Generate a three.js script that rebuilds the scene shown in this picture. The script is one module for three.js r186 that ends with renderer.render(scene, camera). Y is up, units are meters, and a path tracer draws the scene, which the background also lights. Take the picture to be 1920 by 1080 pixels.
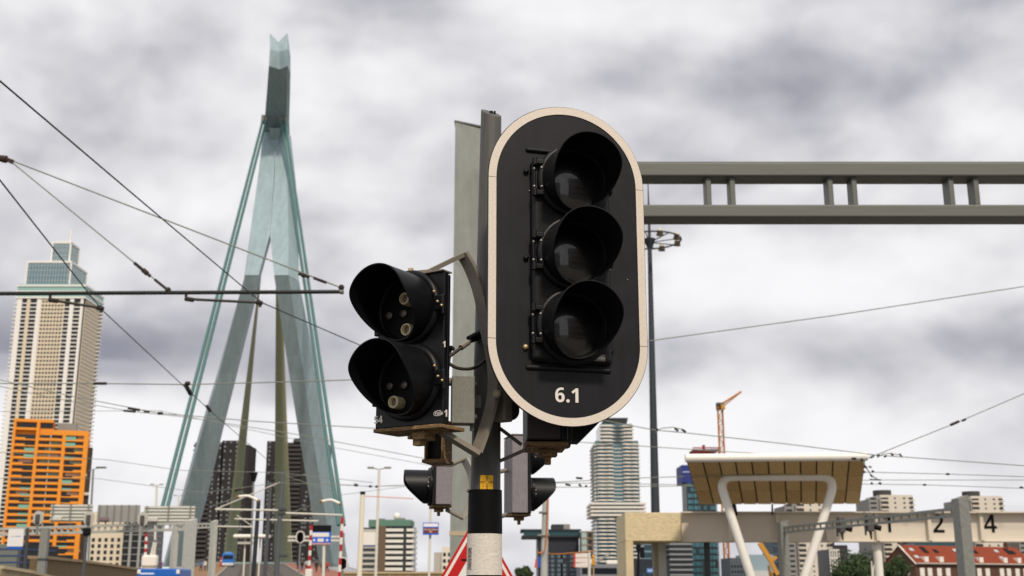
import * as THREE from 'three';
import { mergeGeometries } from 'three/addons/utils/BufferGeometryUtils.js';
import { RoundedBoxGeometry } from 'three/addons/geometries/RoundedBoxGeometry.js';
import { TextGeometry } from 'three/addons/geometries/TextGeometry.js';
import { FontLoader } from 'three/addons/loaders/FontLoader.js';
import { ImprovedNoise } from 'three/addons/math/ImprovedNoise.js';
import { MarchingCubes } from 'three/addons/objects/MarchingCubes.js';

// ---------------------------------------------------------------- camera
const F = 2180, CX = 960, CY = 540, PITCH = Math.atan(0.252), EYE = 1.6;      // focal length in photo pixels, photo centre, tilt
const cp = Math.cos(PITCH), sp = Math.sin(PITCH);
const scene = new THREE.Scene();
const camera = new THREE.PerspectiveCamera(2 * Math.atan(540 / F) * 180 / Math.PI, 16 / 9, 0.05, 20000);
camera.position.set(0, EYE, 0);
camera.rotation.set(PITCH, 0, 0);
camera.focus = 3.62;
camera.userData.fStop = 6.5;
camera.updateMatrixWorld(true);

// a photo pixel is a direction; D is the thing's own distance in metres along -z
const dirZ = (v) => cp - (CY - v) / F * sp;
const tanEl = (v) => ((CY - v) / F * cp + sp) / dirZ(v);
const yAt = (v, D) => EYE + tanEl(v) * D;
const xAt = (u, v, D) => (u - CX) / F / dirZ(v) * D;
const P = (u, v, D) => new THREE.Vector3(xAt(u, v, D), yAt(v, D), -D);
const V = (x, y, z) => new THREE.Vector3(x, y, z);

// ---------------------------------------------------------------- sky (broken overcast, computed)
const noise = new ImprovedNoise();
function fbm(x, y, z, oct) { let s = 0, a = 0.5, f = 1; for (let i = 0; i < oct; i++) { s += a * noise.noise(x * f, y * f, z * f); a *= 0.52; f *= 2.03; } return s; }
const smooth = (a, b, x) => { const t = Math.min(1, Math.max(0, (x - a) / (b - a))); return t * t * (3 - 2 * t); };
{
  const W = 2048, H = 1024, data = new Float32Array(W * H * 4);
  // where the photograph shows darker (+) and brighter (-) cloud: azimuth, elevation and extents in degrees
  const cloudMass = [
    [250, 690, 400, 62, 0.85], [60, 620, 200, 60, 0.35], [560, 650, 160, 60, 0.35], [300, 150, 260, 70, 0.3], [760, 10, 260, 60, 0.4], [150, 400, 260, 120, 0.22], [420, 420, 120, 120, -0.12],
    [1560, 190, 330, 75, 0.34], [1830, 70, 200, 70, 0.35], [1760, 660, 330, 55, 0.42], [1330, 660, 150, 60, 0.25], [1850, 850, 140, 50, 0.32], [1780, 470, 200, 60, 0.14],
    [1050, 60, 160, 80, -0.3], [1500, 560, 220, 50, -0.3], [1790, 250, 80, 50, -0.4], [1560, 70, 160, 50, -0.25], [600, 330, 160, 160, -0.15],
    [520, 850, 700, 70, -0.6], [1400, 900, 500, 90, -0.25], [1250, 480, 150, 80, -0.2], [760, 400, 120, 120, -0.12], [80, 800, 200, 60, -0.35],
  ].map(([u, v, su, sv, a]) => [Math.atan2((u - CX) / F, dirZ(v)), Math.atan(tanEl(v)), su / F, sv / F, a]);
  for (let j = 0; j < H; j++) {
    const el = ((j + 0.5) / H - 0.5) * Math.PI, y = Math.sin(el), r = Math.cos(el);
    for (let i = 0; i < W; i++) {
      const ph = ((i + 0.5) / W - 0.5) * 2 * Math.PI, x = r * Math.cos(ph), z = r * Math.sin(ph);
      const yy = Math.max(y, 0) + 0.6, px = x / yy, pz = z / yy;
      const wx = fbm(px * 1.5 + 7, 1.3 + y * 2.5, pz * 1.5, 4), wz = fbm(px * 1.5 - 3, 8.1 + y * 2.5, pz * 1.5 + 5, 4);
      let d = fbm(px * 2.1 + wx * 0.9 + 2.2, y * 5 + 3, pz * 2.1 + wz * 0.9, 6) * 0.75;      // lumps of the cloud base
      d += fbm(x * 11 + wx, y * 16, z * 11 + wz, 5) * 0.46;
      const az = Math.atan2(x, -z);
      for (const [a0, e0, sa, se, amp] of cloudMass) {
        let da = az - a0 + wx * 0.1; if (da > Math.PI) da -= 2 * Math.PI; if (da < -Math.PI) da += 2 * Math.PI;
        const q = (da / sa) ** 2 + ((el - e0 + wz * 0.06) / se) ** 2;
        if (q < 9) d += amp * Math.exp(-q * 0.9) * 0.62;
      }
      const k = smooth(-0.36, 0.7, d);                                  // 0 thin bright cloud .. 1 heavy grey base
      const R = 0.95 + (0.3 - 0.95) * k, G = 0.94 + (0.303 - 0.94) * k, B = 0.955 + (0.365 - 0.955) * k;
      const o = (j * W + i) * 4;
      data[o] = R; data[o + 1] = G; data[o + 2] = B; data[o + 3] = 1;
    }
  }
  const sky = new THREE.DataTexture(data, W, H, THREE.RGBAFormat, THREE.FloatType);
  sky.mapping = THREE.EquirectangularReflectionMapping;
  sky.magFilter = sky.minFilter = THREE.LinearFilter; sky.wrapS = THREE.RepeatWrapping;
  sky.needsUpdate = true;
  scene.background = sky; scene.environment = sky;
}
// ---------------------------------------------------------------- sun through thin cloud, behind the camera to the right, and exposure
const sun = new THREE.DirectionalLight(0xfff0dc, 2.6);
const SUN = V(0.2, 0.74, 0.62).normalize();
sun.position.copy(SUN).multiplyScalar(600); sun.target.position.set(0, 0, -60);
sun.castShadow = true; sun.shadow.radius = 10; sun.shadow.mapSize.set(4096, 4096);
Object.assign(sun.shadow.camera, { left: -350, right: 350, top: 350, bottom: -350, near: 1, far: 1600 });
scene.add(sun, sun.target);
const renderer = new THREE.WebGLRenderer({ antialias: true });
renderer.toneMapping = THREE.LinearToneMapping;
renderer.toneMappingExposure = 1.0;
renderer.shadowMap.enabled = true;

// ---------------------------------------------------------------- helpers
let seed = 12345;
const rnd = () => { seed = (seed * 1664525 + 1013904223) >>> 0; return seed / 4294967296; };
const taken = {};
const numbered = (n) => { const k = taken[n] = (taken[n] ?? -1) + 1; return k ? n + '_' + String(k).padStart(3, '0') : n; };
function thing(name, label, category, pos = V(0, 0, 0), yaw = 0, group) {
  const g = new THREE.Group(); g.name = numbered(name); g.position.copy(pos); g.rotation.y = yaw;
  g.userData = { label, category }; if (group) g.userData.group = group;
  scene.add(g); g.updateMatrixWorld(true); return g;
}
function part(parent, name, geo, mat, x = 0, y = 0, z = 0) {
  const m = new THREE.Mesh(Array.isArray(geo) ? merge(geo) : geo, mat); m.name = name; m.position.set(x, y, z);
  m.castShadow = m.receiveShadow = true; parent.add(m); return m;
}
function stuff(parent, name, geo, mat) { const m = part(parent, name, geo, mat); m.userData.kind = 'stuff'; return m; }
function structure(name, geo, mat) { const m = part(scene, name, geo, mat); m.name = numbered(name); m.userData.kind = 'structure'; return m; }
function merge(list) {
  const clean = list.map((g) => { const n = g.index ? g.toNonIndexed() : g; for (const k of Object.keys(n.attributes)) if (!['position', 'normal', 'uv'].includes(k)) n.deleteAttribute(k); return n; });
  return mergeGeometries(clean, false);
}
const box = (w, h, d, x = 0, y = 0, z = 0) => new THREE.BoxGeometry(w, h, d).translate(x, y, z);
const span = (x0, x1, y0, y1, z0, z1) => box(x1 - x0, y1 - y0, z1 - z0, (x0 + x1) / 2, (y0 + y1) / 2, (z0 + z1) / 2);
const rbox = (w, h, d, r, x = 0, y = 0, z = 0, s = 2) => new RoundedBoxGeometry(w, h, d, s, r).translate(x, y, z);
const UP = V(0, 1, 0);
function rod(a, b, r, r2 = r, seg = 12, open = false) {
  const d = b.clone().sub(a), g = new THREE.CylinderGeometry(r2, r, d.length(), seg, 1, open);
  g.translate(0, d.length() / 2, 0).applyQuaternion(new THREE.Quaternion().setFromUnitVectors(UP, d.normalize())); return g.translate(a.x, a.y, a.z);
}
function bar(a, b, w, t, nrm) {                                            // rectangular bar from a to b, width w along nrm x dir, thickness t along nrm
  const d = b.clone().sub(a), l = d.length(); d.normalize();
  const side = new THREE.Vector3().crossVectors(nrm, d).normalize(), n = new THREE.Vector3().crossVectors(side, d);
  const g = new THREE.BoxGeometry(w, l, t); g.applyMatrix4(new THREE.Matrix4().makeBasis(side, d, n)); const m = a.clone().add(b).multiplyScalar(0.5); return g.translate(m.x, m.y, m.z);
}
const tube = (pts, r, n = 40, seg = 8) => new THREE.TubeGeometry(new THREE.CatmullRomCurve3(pts), n, r, seg, false);
function metreUV(f) {                                                       // box-projected uv in metres
  const p = f.attributes.position, n = f.attributes.normal, uv = new Float32Array(p.count * 2);
  for (let i = 0; i < p.count; i++) { const ax = Math.abs(n.getX(i)), ay = Math.abs(n.getY(i)), az = Math.abs(n.getZ(i)); uv[i * 2] = ax > az && ax > ay ? p.getZ(i) : p.getX(i); uv[i * 2 + 1] = ay > ax && ay > az ? p.getZ(i) : p.getY(i); }
  f.setAttribute('uv', new THREE.Float32BufferAttribute(uv, 2)); return f;
}
function outward(pos, idx) {                                                 // turn the faces of a closed skin outwards
  let v = 0; const p = (i) => [pos[i * 3], pos[i * 3 + 1], pos[i * 3 + 2]];
  for (let i = 0; i < idx.length; i += 3) { const [a, b, c] = [p(idx[i]), p(idx[i + 1]), p(idx[i + 2])]; v += a[0] * (b[1] * c[2] - b[2] * c[1]) + a[1] * (b[2] * c[0] - b[0] * c[2]) + a[2] * (b[0] * c[1] - b[1] * c[0]); }
  if (v < 0) for (let i = 0; i < idx.length; i += 3) [idx[i + 1], idx[i + 2]] = [idx[i + 2], idx[i + 1]];
}
function ribbon(pts, w, t, wide) {                                          // flat bar swept along pts; wide = direction of its width
  const c = new THREE.CatmullRomCurve3(pts, false, 'centripetal'), n = 36, pos = [], idx = [];
  for (let i = 0; i <= n; i++) {
    const p = c.getPoint(i / n), d = c.getTangent(i / n), b = wide.clone().addScaledVector(d, -wide.dot(d)).normalize(), k = new THREE.Vector3().crossVectors(d, b);
    for (const [sb, sk] of [[-1, -1], [1, -1], [1, 1], [-1, 1]]) { const q = p.clone().addScaledVector(b, sb * w / 2).addScaledVector(k, sk * t / 2); pos.push(q.x, q.y, q.z); }
    if (i < n) for (let e = 0; e < 4; e++) { const A = i * 4 + e, B = i * 4 + (e + 1) % 4; idx.push(A, B, B + 4, A, B + 4, A + 4); }
  }
  idx.push(0, 2, 1, 0, 3, 2); const e = n * 4; idx.push(e, e + 1, e + 2, e, e + 2, e + 3); outward(pos, idx);
  const g = new THREE.BufferGeometry(); g.setAttribute('position', new THREE.Float32BufferAttribute(pos, 3)); g.setIndex(idx);
  const f = g.toNonIndexed(); f.computeVertexNormals(); return metreUV(f);
}
function hull(rings) {                                                       // closed skin through rings of equally many points
  const pos = [], idx = [], n = rings[0].length; rings.forEach((r) => r.forEach((p) => pos.push(p.x, p.y, p.z)));
  for (let i = 0; i + 1 < rings.length; i++) for (let k = 0; k < n; k++) { const A = i * n + k, B = i * n + (k + 1) % n; idx.push(A, B, B + n, A, B + n, A + n); }
  for (let k = 1; k + 1 < n; k++) { idx.push(0, k + 1, k); const e = (rings.length - 1) * n; idx.push(e, e + k, e + k + 1); }
  outward(pos, idx);
  const g = new THREE.BufferGeometry(); g.setAttribute('position', new THREE.Float32BufferAttribute(pos, 3)); g.setIndex(idx);
  const f = g.toNonIndexed(); f.computeVertexNormals(); return metreUV(f);
}
function tex(size, fn, srgb) {                                                // grey or colour DataTexture from fn(x, y) in 0..1
  const a = new Uint8Array(size * size * 4);
  for (let j = 0; j < size; j++) for (let i = 0; i < size; i++) { const c = fn(i / size, j / size, i, j), o = (j * size + i) * 4, q = Array.isArray(c) ? c : [c, c, c]; for (let k = 0; k < 3; k++) a[o + k] = Math.max(0, Math.min(255, q[k] * 255)); a[o + 3] = 255; }
  const t = new THREE.DataTexture(a, size, size); t.magFilter = THREE.LinearFilter; t.minFilter = THREE.LinearMipmapLinearFilter; t.generateMipmaps = true; t.wrapS = t.wrapT = THREE.RepeatWrapping; if (srgb) t.colorSpace = THREE.SRGBColorSpace; t.needsUpdate = true; return t;
}
function print(w, h, draw) {                                                  // flat print: lettering on a sign
  const c = document.createElement('canvas'); c.width = w; c.height = h; const x = c.getContext('2d'); draw(x, w, h);
  const t = new THREE.CanvasTexture(c); t.colorSpace = THREE.SRGBColorSpace; return t;
}
const tnoise = (x, y, s, o = 4) => { const a = x * 2 * Math.PI, b = y * 2 * Math.PI, R = s / 6.283; return fbm(Math.cos(a) * R + 3 + Math.cos(b) * R * 0.7, Math.sin(a) * R + 5 + Math.sin(b) * R * 0.7, Math.cos(b) * R + Math.sin(a + b) * 0.3, o); };
const mottle = tex(256, (x, y) => 0.94 + 0.14 * tnoise(x, y, 14, 5), true);          // light and dark patches of weathered paint
const grain = tex(256, (x, y, i, j) => 0.5 + 0.5 * tnoise(x, y, 40, 3));
const streaky = tex(256, (x, y) => 0.86 + 0.25 * tnoise(x, y * 0.15, 22, 4) + 0.12 * tnoise(x, y, 9, 4), true);
const faint = tex(256, (x, y) => 0.93 + 0.1 * tnoise(x, y * 0.2, 18, 4) + 0.06 * tnoise(x, y, 12, 4), true);        // faint rain runs on paint
const big = (t, k) => { const c = t.clone(); c.repeat.set(k, k); c.needsUpdate = true; return c; };
function M(color, roughness = 0.7, o = {}) { return new THREE.MeshStandardMaterial({ color, roughness, ...o }); }
function MB(color, roughness, specularIntensity, o = {}) { return new THREE.MeshPhysicalMaterial({ color, roughness, specularIntensity, ...o }); }    // blackened, low-sheen plastic
const font = await new FontLoader().loadAsync('fonts/droid/droid_sans_bold.typeface.json');
function letters(s, size, depth = 0.0012) { const g = new TextGeometry(s, { font, size, depth, curveSegments: 6 }); g.computeBoundingBox(); const b = g.boundingBox; return g.translate(-(b.min.x + b.max.x) / 2, -(b.min.y + b.max.y) / 2, 0); }
// ---------------------------------------------------------------- materials
const mat = {
  asphalt: M(0x3c3c3b, 0.95), paving: M(0x6e6961, 0.95), water: M(0x4c5a5e, 0.15),
  bridgePaint: M(0x9ab0b5, 0.5, { map: big(faint, 0.06) }), bridgeDark: M(0x2b3036, 0.6), stayTeal: M(0x456f6c, 0.5), stayOlive: M(0x8b8c6e, 0.7),
  concrete: M(0xa79a82, 0.95, { map: streaky }), concretePale: M(0xd9c8a4, 0.95, { map: streaky }), whitePaint: M(0xf1eee6, 0.45), beamPaint: M(0xcfc3ae, 0.6),
  galv: M(0x8d8f8a, 0.55, { metalness: 0.15, map: mottle }), galvPale: M(0xc2c3ba, 0.55, { map: mottle }), galvDark: M(0x6a6c66, 0.5, { metalness: 0.1, map: mottle }), poleDark: M(0x3c4246, 0.6), poleWhite: M(0xd8d4c8, 0.6),
  glassDark: M(0x1a2126, 0.12), glassBlue: M(0x35505c, 0.1, { metalness: 0.35 }), glassTeal: M(0x5d9a92, 0.2), frameWhite: M(0xe4e0d8, 0.7),
  red: M(0xb3161b, 0.5), white: M(0xe6e2da, 0.6), black: MB(0x0a0b0d, 0.6, 0.4), blue: M(0x1565b8, 0.5), orange: M(0xe0901c, 0.7),
  brick: M(0x5a4034, 0.95), roofTile: M(0x8c3b1b, 0.9, { map: mottle }),
};
// ---------------------------------------------------------------- ground
{
  const g = new THREE.PlaneGeometry(12000, 12000, 1, 1).rotateX(-Math.PI / 2); structure('ground', g, mat.paving);
  const road = new THREE.PlaneGeometry(14, 160).rotateX(-Math.PI / 2).translate(-3, 0.004, 35); structure('road', road, mat.asphalt);
}
// the approach and the deck of the bridge: a rising carriageway with tram bed and footways
const SLOPE = 0.03, D0 = 97, AX = (D) => -37.7 - (D - 180) * 0.218, deckY = (D) => SLOPE * (D - D0);
const onDeck = (u, v) => { const D = (EYE + SLOPE * D0) / (SLOPE - tanEl(v)); return V(xAt(u, v, D), deckY(D), -D); };
function deckStrip(a0, a1, D1, D2, lift, low = 0.6) { const r = (D) => [V(AX(D) + a0, deckY(D) + lift, -D), V(AX(D) + a1, deckY(D) + lift, -D), V(AX(D) + a1, deckY(D) - low, -D), V(AX(D) + a0, deckY(D) - low, -D)]; return hull([r(D1), r((D1 + D2) / 2), r(D2)]); }
structure('road_carriageway', deckStrip(-12.9, 12.9, 97, 290, 0, 1.2), M(0x57534d, 0.95));
structure('tram_track_bed', deckStrip(-3.6, 3.2, 98, 288, 0.02), M(0x4a4036, 0.95));
structure('footway', deckStrip(6.2, 12.6, 98, 288, 0.14), M(0x96604d, 0.95));
structure('footway', deckStrip(-12.6, -6.6, 98, 288, 0.14), M(0x8a6a4a, 0.95));
structure('kerb', deckStrip(5.9, 6.2, 98, 288, 0.16), M(0x9a9286, 0.9));
structure('kerb', deckStrip(-6.6, -6.3, 98, 288, 0.16), M(0x9a9286, 0.9));
for (const a of [-2.9, -1.5, 1.1, 2.5]) structure('tram_rail', deckStrip(a - 0.035, a + 0.035, 98, 288, 0.05, 0), M(0x7c7a78, 0.3, { metalness: 0.8 }));
for (const a of [-13, 12.7]) {                                              // footway railings
  const g = thing('railing', a < 0 ? 'grey steel railing along the bridge footway beside the blue truck' : 'grey steel railing along the bridge footway behind the blue road sign', 'railing', V(AX(100) + a, deckY(100), -100));
  const o = g.position; const top = (D, h) => V(AX(D) + a + 0.15, deckY(D) + h, -D).sub(o);
  part(g, 'handrail', rod(top(100, 1.15), top(285, 1.15), 0.04, 0.04, 6), mat.galv);
  part(g, 'bottom_rail', rod(top(100, 0.2), top(285, 0.2), 0.03, 0.03, 6), mat.galv);
  const posts = []; for (let D = 100; D < 285; D += 1.4) posts.push(rod(top(D, 0), top(D, 1.15), 0.022, 0.022, 4)); stuff(g, 'baluster', posts, mat.galv);
}
// ---------------------------------------------------------------- cable-stayed bridge pylon
{
  const Dp = 280, base = V(AX(Dp), 0, -Dp), g = thing('bridge_pylon', 'tall pale blue steel bridge pylon, A-shaped with a forked tip', 'bridge', base, 0);
  const W = (u, v, dz) => P(u, v, Dp - dz).sub(base);                        // dz: metres towards the viewer from the foot plane
  const legSec = (uo, ui, v, dz, deep, fl) => {                              // outer edge, inner edge in photo pixels; the outer flank is splayed
    const a = W(uo, v, dz), b = W(ui, v, dz); const s = Math.sign(a.x - b.x); return [a, b, b.clone().add(V(s * 0.8, 0, -deep)), a.clone().add(V(s * fl, 0, -deep))]; };
  const lower = [[legSec(309, 343, 1062, 0, 7, 2.6), legSec(343, 378, 938, 9, 7, 2.6), legSec(382, 413, 799, 18, 6, 2.4), legSec(411, 438, 700, 24, 6, 2.2), legSec(459, 486, 517, 36, 5, 1.4)],
                 [legSec(625, 599, 1062, 0, 7, 2.6), legSec(606, 581, 938, 9, 7, 2.6), legSec(583, 558, 799, 18, 6, 2.4), legSec(569, 542, 700, 24, 6, 2.2), legSec(541, 514, 517, 36, 5, 1.4)]];
  const upper = [[legSec(459.5, 484.8, 516, 36, 5, 1.4), legSec(470, 506, 440, 24, 5, 1.4), legSec(484, 514, 330, 7, 5, 1.2), legSec(494, 515.5, 245, -8, 4, 0.6)],
                 [legSec(540.5, 514.2, 516, 36, 5, 1.4), legSec(541, 506.3, 440, 24, 5, 1.4), legSec(539, 515, 330, 7, 5, 1.2), legSec(536, 517, 245, -8, 4, 0.6)]];
  lower.forEach((r) => part(g, 'lower_leg', hull(r.map((q) => q)), mat.bridgePaint));
  upper.forEach((r) => part(g, 'upper_leg', hull(r), mat.bridgePaint));
  const head = (u0, u1, v, dz, keel) => { const a = W(u0, v, dz), b = W(u1, v, dz), m = a.clone().add(b).multiplyScalar(0.5).add(V(0, 0, keel)); return [m, b, b.clone().add(V(0, 0, -4)), a.clone().add(V(0, 0, -4)), a]; };
  part(g, 'head', hull([head(496, 538, 247, -8, -0.3), head(497, 537, 215, -1, -1), head(500, 538, 178, 6.5, -1.6), head(504, 539, 124, 18, -2)]), mat.bridgePaint);     // leans out over the back stays
  part(g, 'tip', hull([head(504, 539, 123.6, 18, -2), head(506, 539, 92, 17.5, -1.6)]), mat.bridgePaint);
  const tw = (u, v) => W(u, v, 17.4), tip = (u0, v0, u1, v1, u2, v2) => { const a = tw(u0, v0), b = tw(u1, v1), c = tw(u2, v2); return [a, b, c]; };
  for (const [u0, u1, um] of [[506, 522, 0], [539, 522, 1]]) {                 // the two prongs of the fork
    const lo = [tw(u0, 92.2), tw(522, 92.2).add(V(0, 0, -1.5)), tw(522, 92.2).add(V(0, 0, -4)), tw(u0, 92.2).add(V(0, 0, -4))], hi = [W(u0, 62, 8), W(522, 79, 11), W(522, 79, 7), W(u0, 62, 5)];
    part(g, 'fork_prong', hull([lo, hi]), mat.bridgePaint);
  }
  part(g, 'anchor_wedge', hull([[W(504, 240, -1), W(527, 240, -1), W(516, 240, -9)], [W(508, 262, -3), W(522, 262, -3), W(515, 262, -9)], [W(514.4, 284, -2), W(515.6, 284, -2), W(515, 284, -6)]]), mat.bridgePaint);
  part(g, 'cross_beam', hull([[W(344, 1060, -2), W(598, 1060, -2), W(598, 1060, -5), W(344, 1060, -5)], [W(344, 1054, -2), W(598, 1054, -2), W(598, 1054, -5), W(344, 1054, -5)]]), mat.bridgePaint);
  // two back stays a side, each a pair of thick tubes, and the fan of fore stays
  for (const [ut, ub, vb, dd] of [[496, 303, 975, 60], [531, 640, 985, 60]]) for (const s of [-1, 1]) {
    const top = W(ut + s * 3.2, 226, -1.8), bot = P(ub + s * 5, vb, Dp - dd).sub(base);
    part(g, 'back_stay', rod(bot, top, 0.36, 0.33, 10), mat.stayTeal);
    part(g, 'stay_socket', rod(top.clone().add(V(0, -0.8, 0)), top.clone().add(V(0, 1.5, -0.3)), 0.5, 0.5, 8), mat.galv);
  }
  for (const s of [-1, 1]) for (let i = 0; i < 16; i++) {
    const D = Dp + 34 + i * 15, bot = V(AX(D) + s * 9, deckY(Math.min(D, 300)) + 0.2, -D).sub(base), top = W(516 + s * 4, 330 - i * 5, -7 - i * 0.1);
    part(g, 'fore_stay', rod(bot, top, 0.17, 0.15, 6), mat.stayOlive);
  }
  const far = [V(AX(292) - 14, deckY(290) - 2, -292), V(AX(292) + 14, deckY(290) - 2, -292), V(AX(292) + 14, deckY(290) - 0.1, -292), V(AX(292) - 14, deckY(290) - 0.1, -292)];
  part(g, 'main_deck', hull([far.map((p) => p.clone().sub(base)), far.map((p) => p.clone().sub(base).add(V(-0.218 * 260, 1, -260)))]), mat.bridgePaint);
}
// ---------------------------------------------------------------- gantries over the road: box chords, paired struts, square posts
const postGeo = (w, h, d) => { const s = [V(-w / 2, 0, d / 2), V(w / 2, 0, d / 2), V(w / 2, 0, -d / 2), V(-w / 2, 0, -d / 2)]; return hull([s, s.map((p) => V(p.x, h - (p.z < 0 ? w * 0.25 : 0), p.z))]); };
{
  const D = 12.5, g = thing('road_gantry', 'grey steel gantry with a square column and twin horizontal box beams', 'gantry', V(xAt(878, 800, D), 0, -D - 0.1));
  const o = g.position, x0 = xAt(849, 600, D) - o.x, x1 = x0 + 0.42, top = yAt(229, D);
  const col = [V(x0, 0, 0.1), V(x1, 0, -0.14), V(x1, 0, -0.5), V(x0, 0, -0.3)];
  part(g, 'column', hull([col, col.map((p) => V(p.x, top - (p.x > x0 + 0.1 ? 0.02 : 0), p.z))]), M(0x9ca19b, 0.5, { map: big(faint, 0.6) }));
  part(g, 'column_cap', hull([col, col].map((r, i) => r.map((p) => V(p.x + (p.x > x0 + 0.1 ? 0.01 : -0.01), top + 0.002 + i * 0.02, p.z + (p.z > -0.2 ? 0.01 : -0.01))))), mat.galvDark);
  part(g, 'column_base_band', hull([col, col].map((r, i) => r.map((p) => V(p.x + (p.x > x0 + 0.1 ? 0.008 : -0.008), yAt(1004, D) + i * 0.045, p.z + (p.z > -0.2 ? 0.008 : -0.008))))), M(0xb9a98c, 0.7));
  const b0 = x1, b1 = 9.5, yt = [yAt(330, D), yAt(303.5, D)], yb = [yAt(407, D), yAt(383, D)];
  const chord = (y0, y1) => rbox(b1 - b0, y1 - y0, 0.3, 0.022, (b0 + b1) / 2, (y0 + y1) / 2, -0.05 + 0.1 - 0.1, 3);
  part(g, 'top_chord', chord(...yt), mat.galvDark); part(g, 'bottom_chord', chord(...yb), mat.galvDark);
  part(g, 'top_lip', span(b0, b1, yt[1] + 0.001, yt[1] + 0.018, -0.1, 0.06), mat.galvDark);
  for (const u of [1329, 1374, 1558, 1603, 1785, 1832, 2014, 2060]) { const x = xAt(u, 360, D + 0.05) - o.x; part(g, 'strut', rbox(0.062, yt[0] - yb[1] + 0.02, 0.2, 0.012, x, (yt[0] + yb[1]) / 2, -0.05, 2), mat.galvDark); }
}
function gantry(label, nu, nvt, nvb, nTop, nD, fu, fvt, fvb, fTop, fD, w, struts, gm = mat.galv, group) {
  const a = V(xAt(nu, nvt, nD), 0, -nD), b = V(xAt(fu, fvt, fD), 0, -fD), g = thing('road_gantry', label, 'gantry', a, 0, group);
  const m = (nD + fD) / 2;
  const A1 = V(0, yAt(nvt, nD), 0), B1 = b.clone().sub(a).setY(A1.y), A0 = V(0, yAt(nvb, nD), 0), B0 = B1.clone().setY(A0.y), run = B1.clone().sub(A1).setY(0), L = run.length(), dir = run.clone().normalize(), n = V(-dir.z, 0, dir.x);
  const yaw = Math.atan2(-dir.z, dir.x); const t = Math.min(w * 0.42, 0.3 * (A1.y - A0.y));
  part(g, 'post', postGeo(w, yAt(nTop, nD), w * 0.8).rotateY(yaw), gm);
  part(g, 'post', postGeo(w, yAt(fTop, fD), w * 0.8).rotateY(yaw).translate(B1.x, 0, B1.z), gm);
  const e = dir.clone().multiplyScalar(w * 0.49);
  part(g, 'top_chord', bar(A1.clone().add(e).add(V(0, -t / 2, 0)), B1.clone().sub(e).add(V(0, -t / 2, 0)), t, t, n), gm);
  part(g, 'bottom_chord', bar(A0.clone().add(e).add(V(0, t / 2, 0)), B0.clone().sub(e).add(V(0, t / 2, 0)), t, t, n), gm);
  for (let i = 1; i < struts; i++) { const q = A0.clone().addScaledVector(dir, L * i / struts); part(g, 'strut', bar(q.clone().setY(A0.y + t - 0.01), q.clone().setY(A1.y - t + 0.01), t * 0.8, t * 0.55, n), gm); }
  return g;
}
gantry('grey gantry crossing in front of the numbered beam beside the tram shelter', 1801, 950, 968, 929, 24, 1467, 985, 1003, 975, 33, 0.28, 26);
gantry('grey gantry carrying the backs of three large road signs', 358, 978, 995, 972, 52, -90, 977, 995, 970, 60, 0.42, 40, mat.galvPale);
gantry('narrow grey gantry behind the sign gantry, near the blue truck', 402, 980, 990, 975, 62, 330, 981, 991, 977, 64, 0.3, 10, mat.galvPale);
// ---------------------------------------------------------------- traffic signals on the pole
const filmTex = tex(512, (x, y, i, j) => {                                          // road film, rubbed patches, specks and fine scratches
  const n = tnoise(x, y, 10, 6), run = tnoise(x, y * 0.08, 60, 4), sc = Math.abs(tnoise(x * 0.6 + y * 0.3, y, 30, 3)) < 0.004 ? 0.12 : 0, sp = tnoise(y, x, 150, 2) > 0.36 ? 0.35 : 0; const k = 0.8 + 0.28 * n + 0.16 * run + sc + sp; return [k, k, k * 1.01]; }, true);
const sm = {
  plate: MB(0x1f2025, 0.5, 0.6, { map: filmTex }), housing: MB(0x0d0e11, 0.42, 0.6, { bumpMap: grain, bumpScale: 0.0003 }), visor: MB(0x0c0d10, 0.45, 0.55, { bumpMap: grain, bumpScale: 0.0002 }),
  strip: M(0xfff3e4, 0.6, { map: tex(128, (x, y, i, j) => { const r = Math.floor(j / 8), q = (((i + (r % 2) * 4) % 8) - 3.5) ** 2 + ((j % 8) - 3.5) ** 2; const d = tnoise(x, y, 12, 4); return (q < 9 ? 0.97 : 0.8) + 0.12 * d; }, true) }),
  print: M(0xe9e5dc, 0.6), bolt: M(0xa8a29a, 0.35, { metalness: 0.7 }), brass: M(0xcdb489, 0.35, { metalness: 0.6 }), caseGrey: M(0x8b858a, 0.6, { map: mottle, bumpMap: grain, bumpScale: 0.0004 }),
  bracket: M(0x8d8578, 0.7, { map: mottle }), dirt: M(0xd0b48c, 0.95, { map: tex(128, (x, y) => { const n = tnoise(x, y, 16, 5), k = 0.62 + 0.9 * n; return [k, k * 0.93, k * 0.84]; }, true) }),
  pole: M(0x5a5955, 0.55, { map: mottle, bumpMap: grain, bumpScale: 0.0006 }), cable: M(0x3b352f, 0.6), cream: M(0xf0e2b4, 0.4), lampDim: M(0x6d655f, 0.25),
  lens: new THREE.MeshPhysicalMaterial({ color: 0x050505, roughness: 0.3, clearcoat: 1, clearcoatRoughness: 0.04, bumpMap: tex(256, (x, y) => 0.5 + 0.5 * Math.cos(x * 2 * Math.PI * 48) * Math.cos(y * 2 * Math.PI * 48)), bumpScale: 0.00012 }),
};
const stadium = (w, h, inset) => { const r = w / 2 - inset, s = (h - w) / 2, p = new THREE.Shape(); p.moveTo(-r, -s); p.absarc(0, -s, r, Math.PI, 2 * Math.PI, false); p.lineTo(r, s); p.absarc(0, s, r, 0, Math.PI, false); p.closePath(); return p; };
const RV = 0.108;
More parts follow.
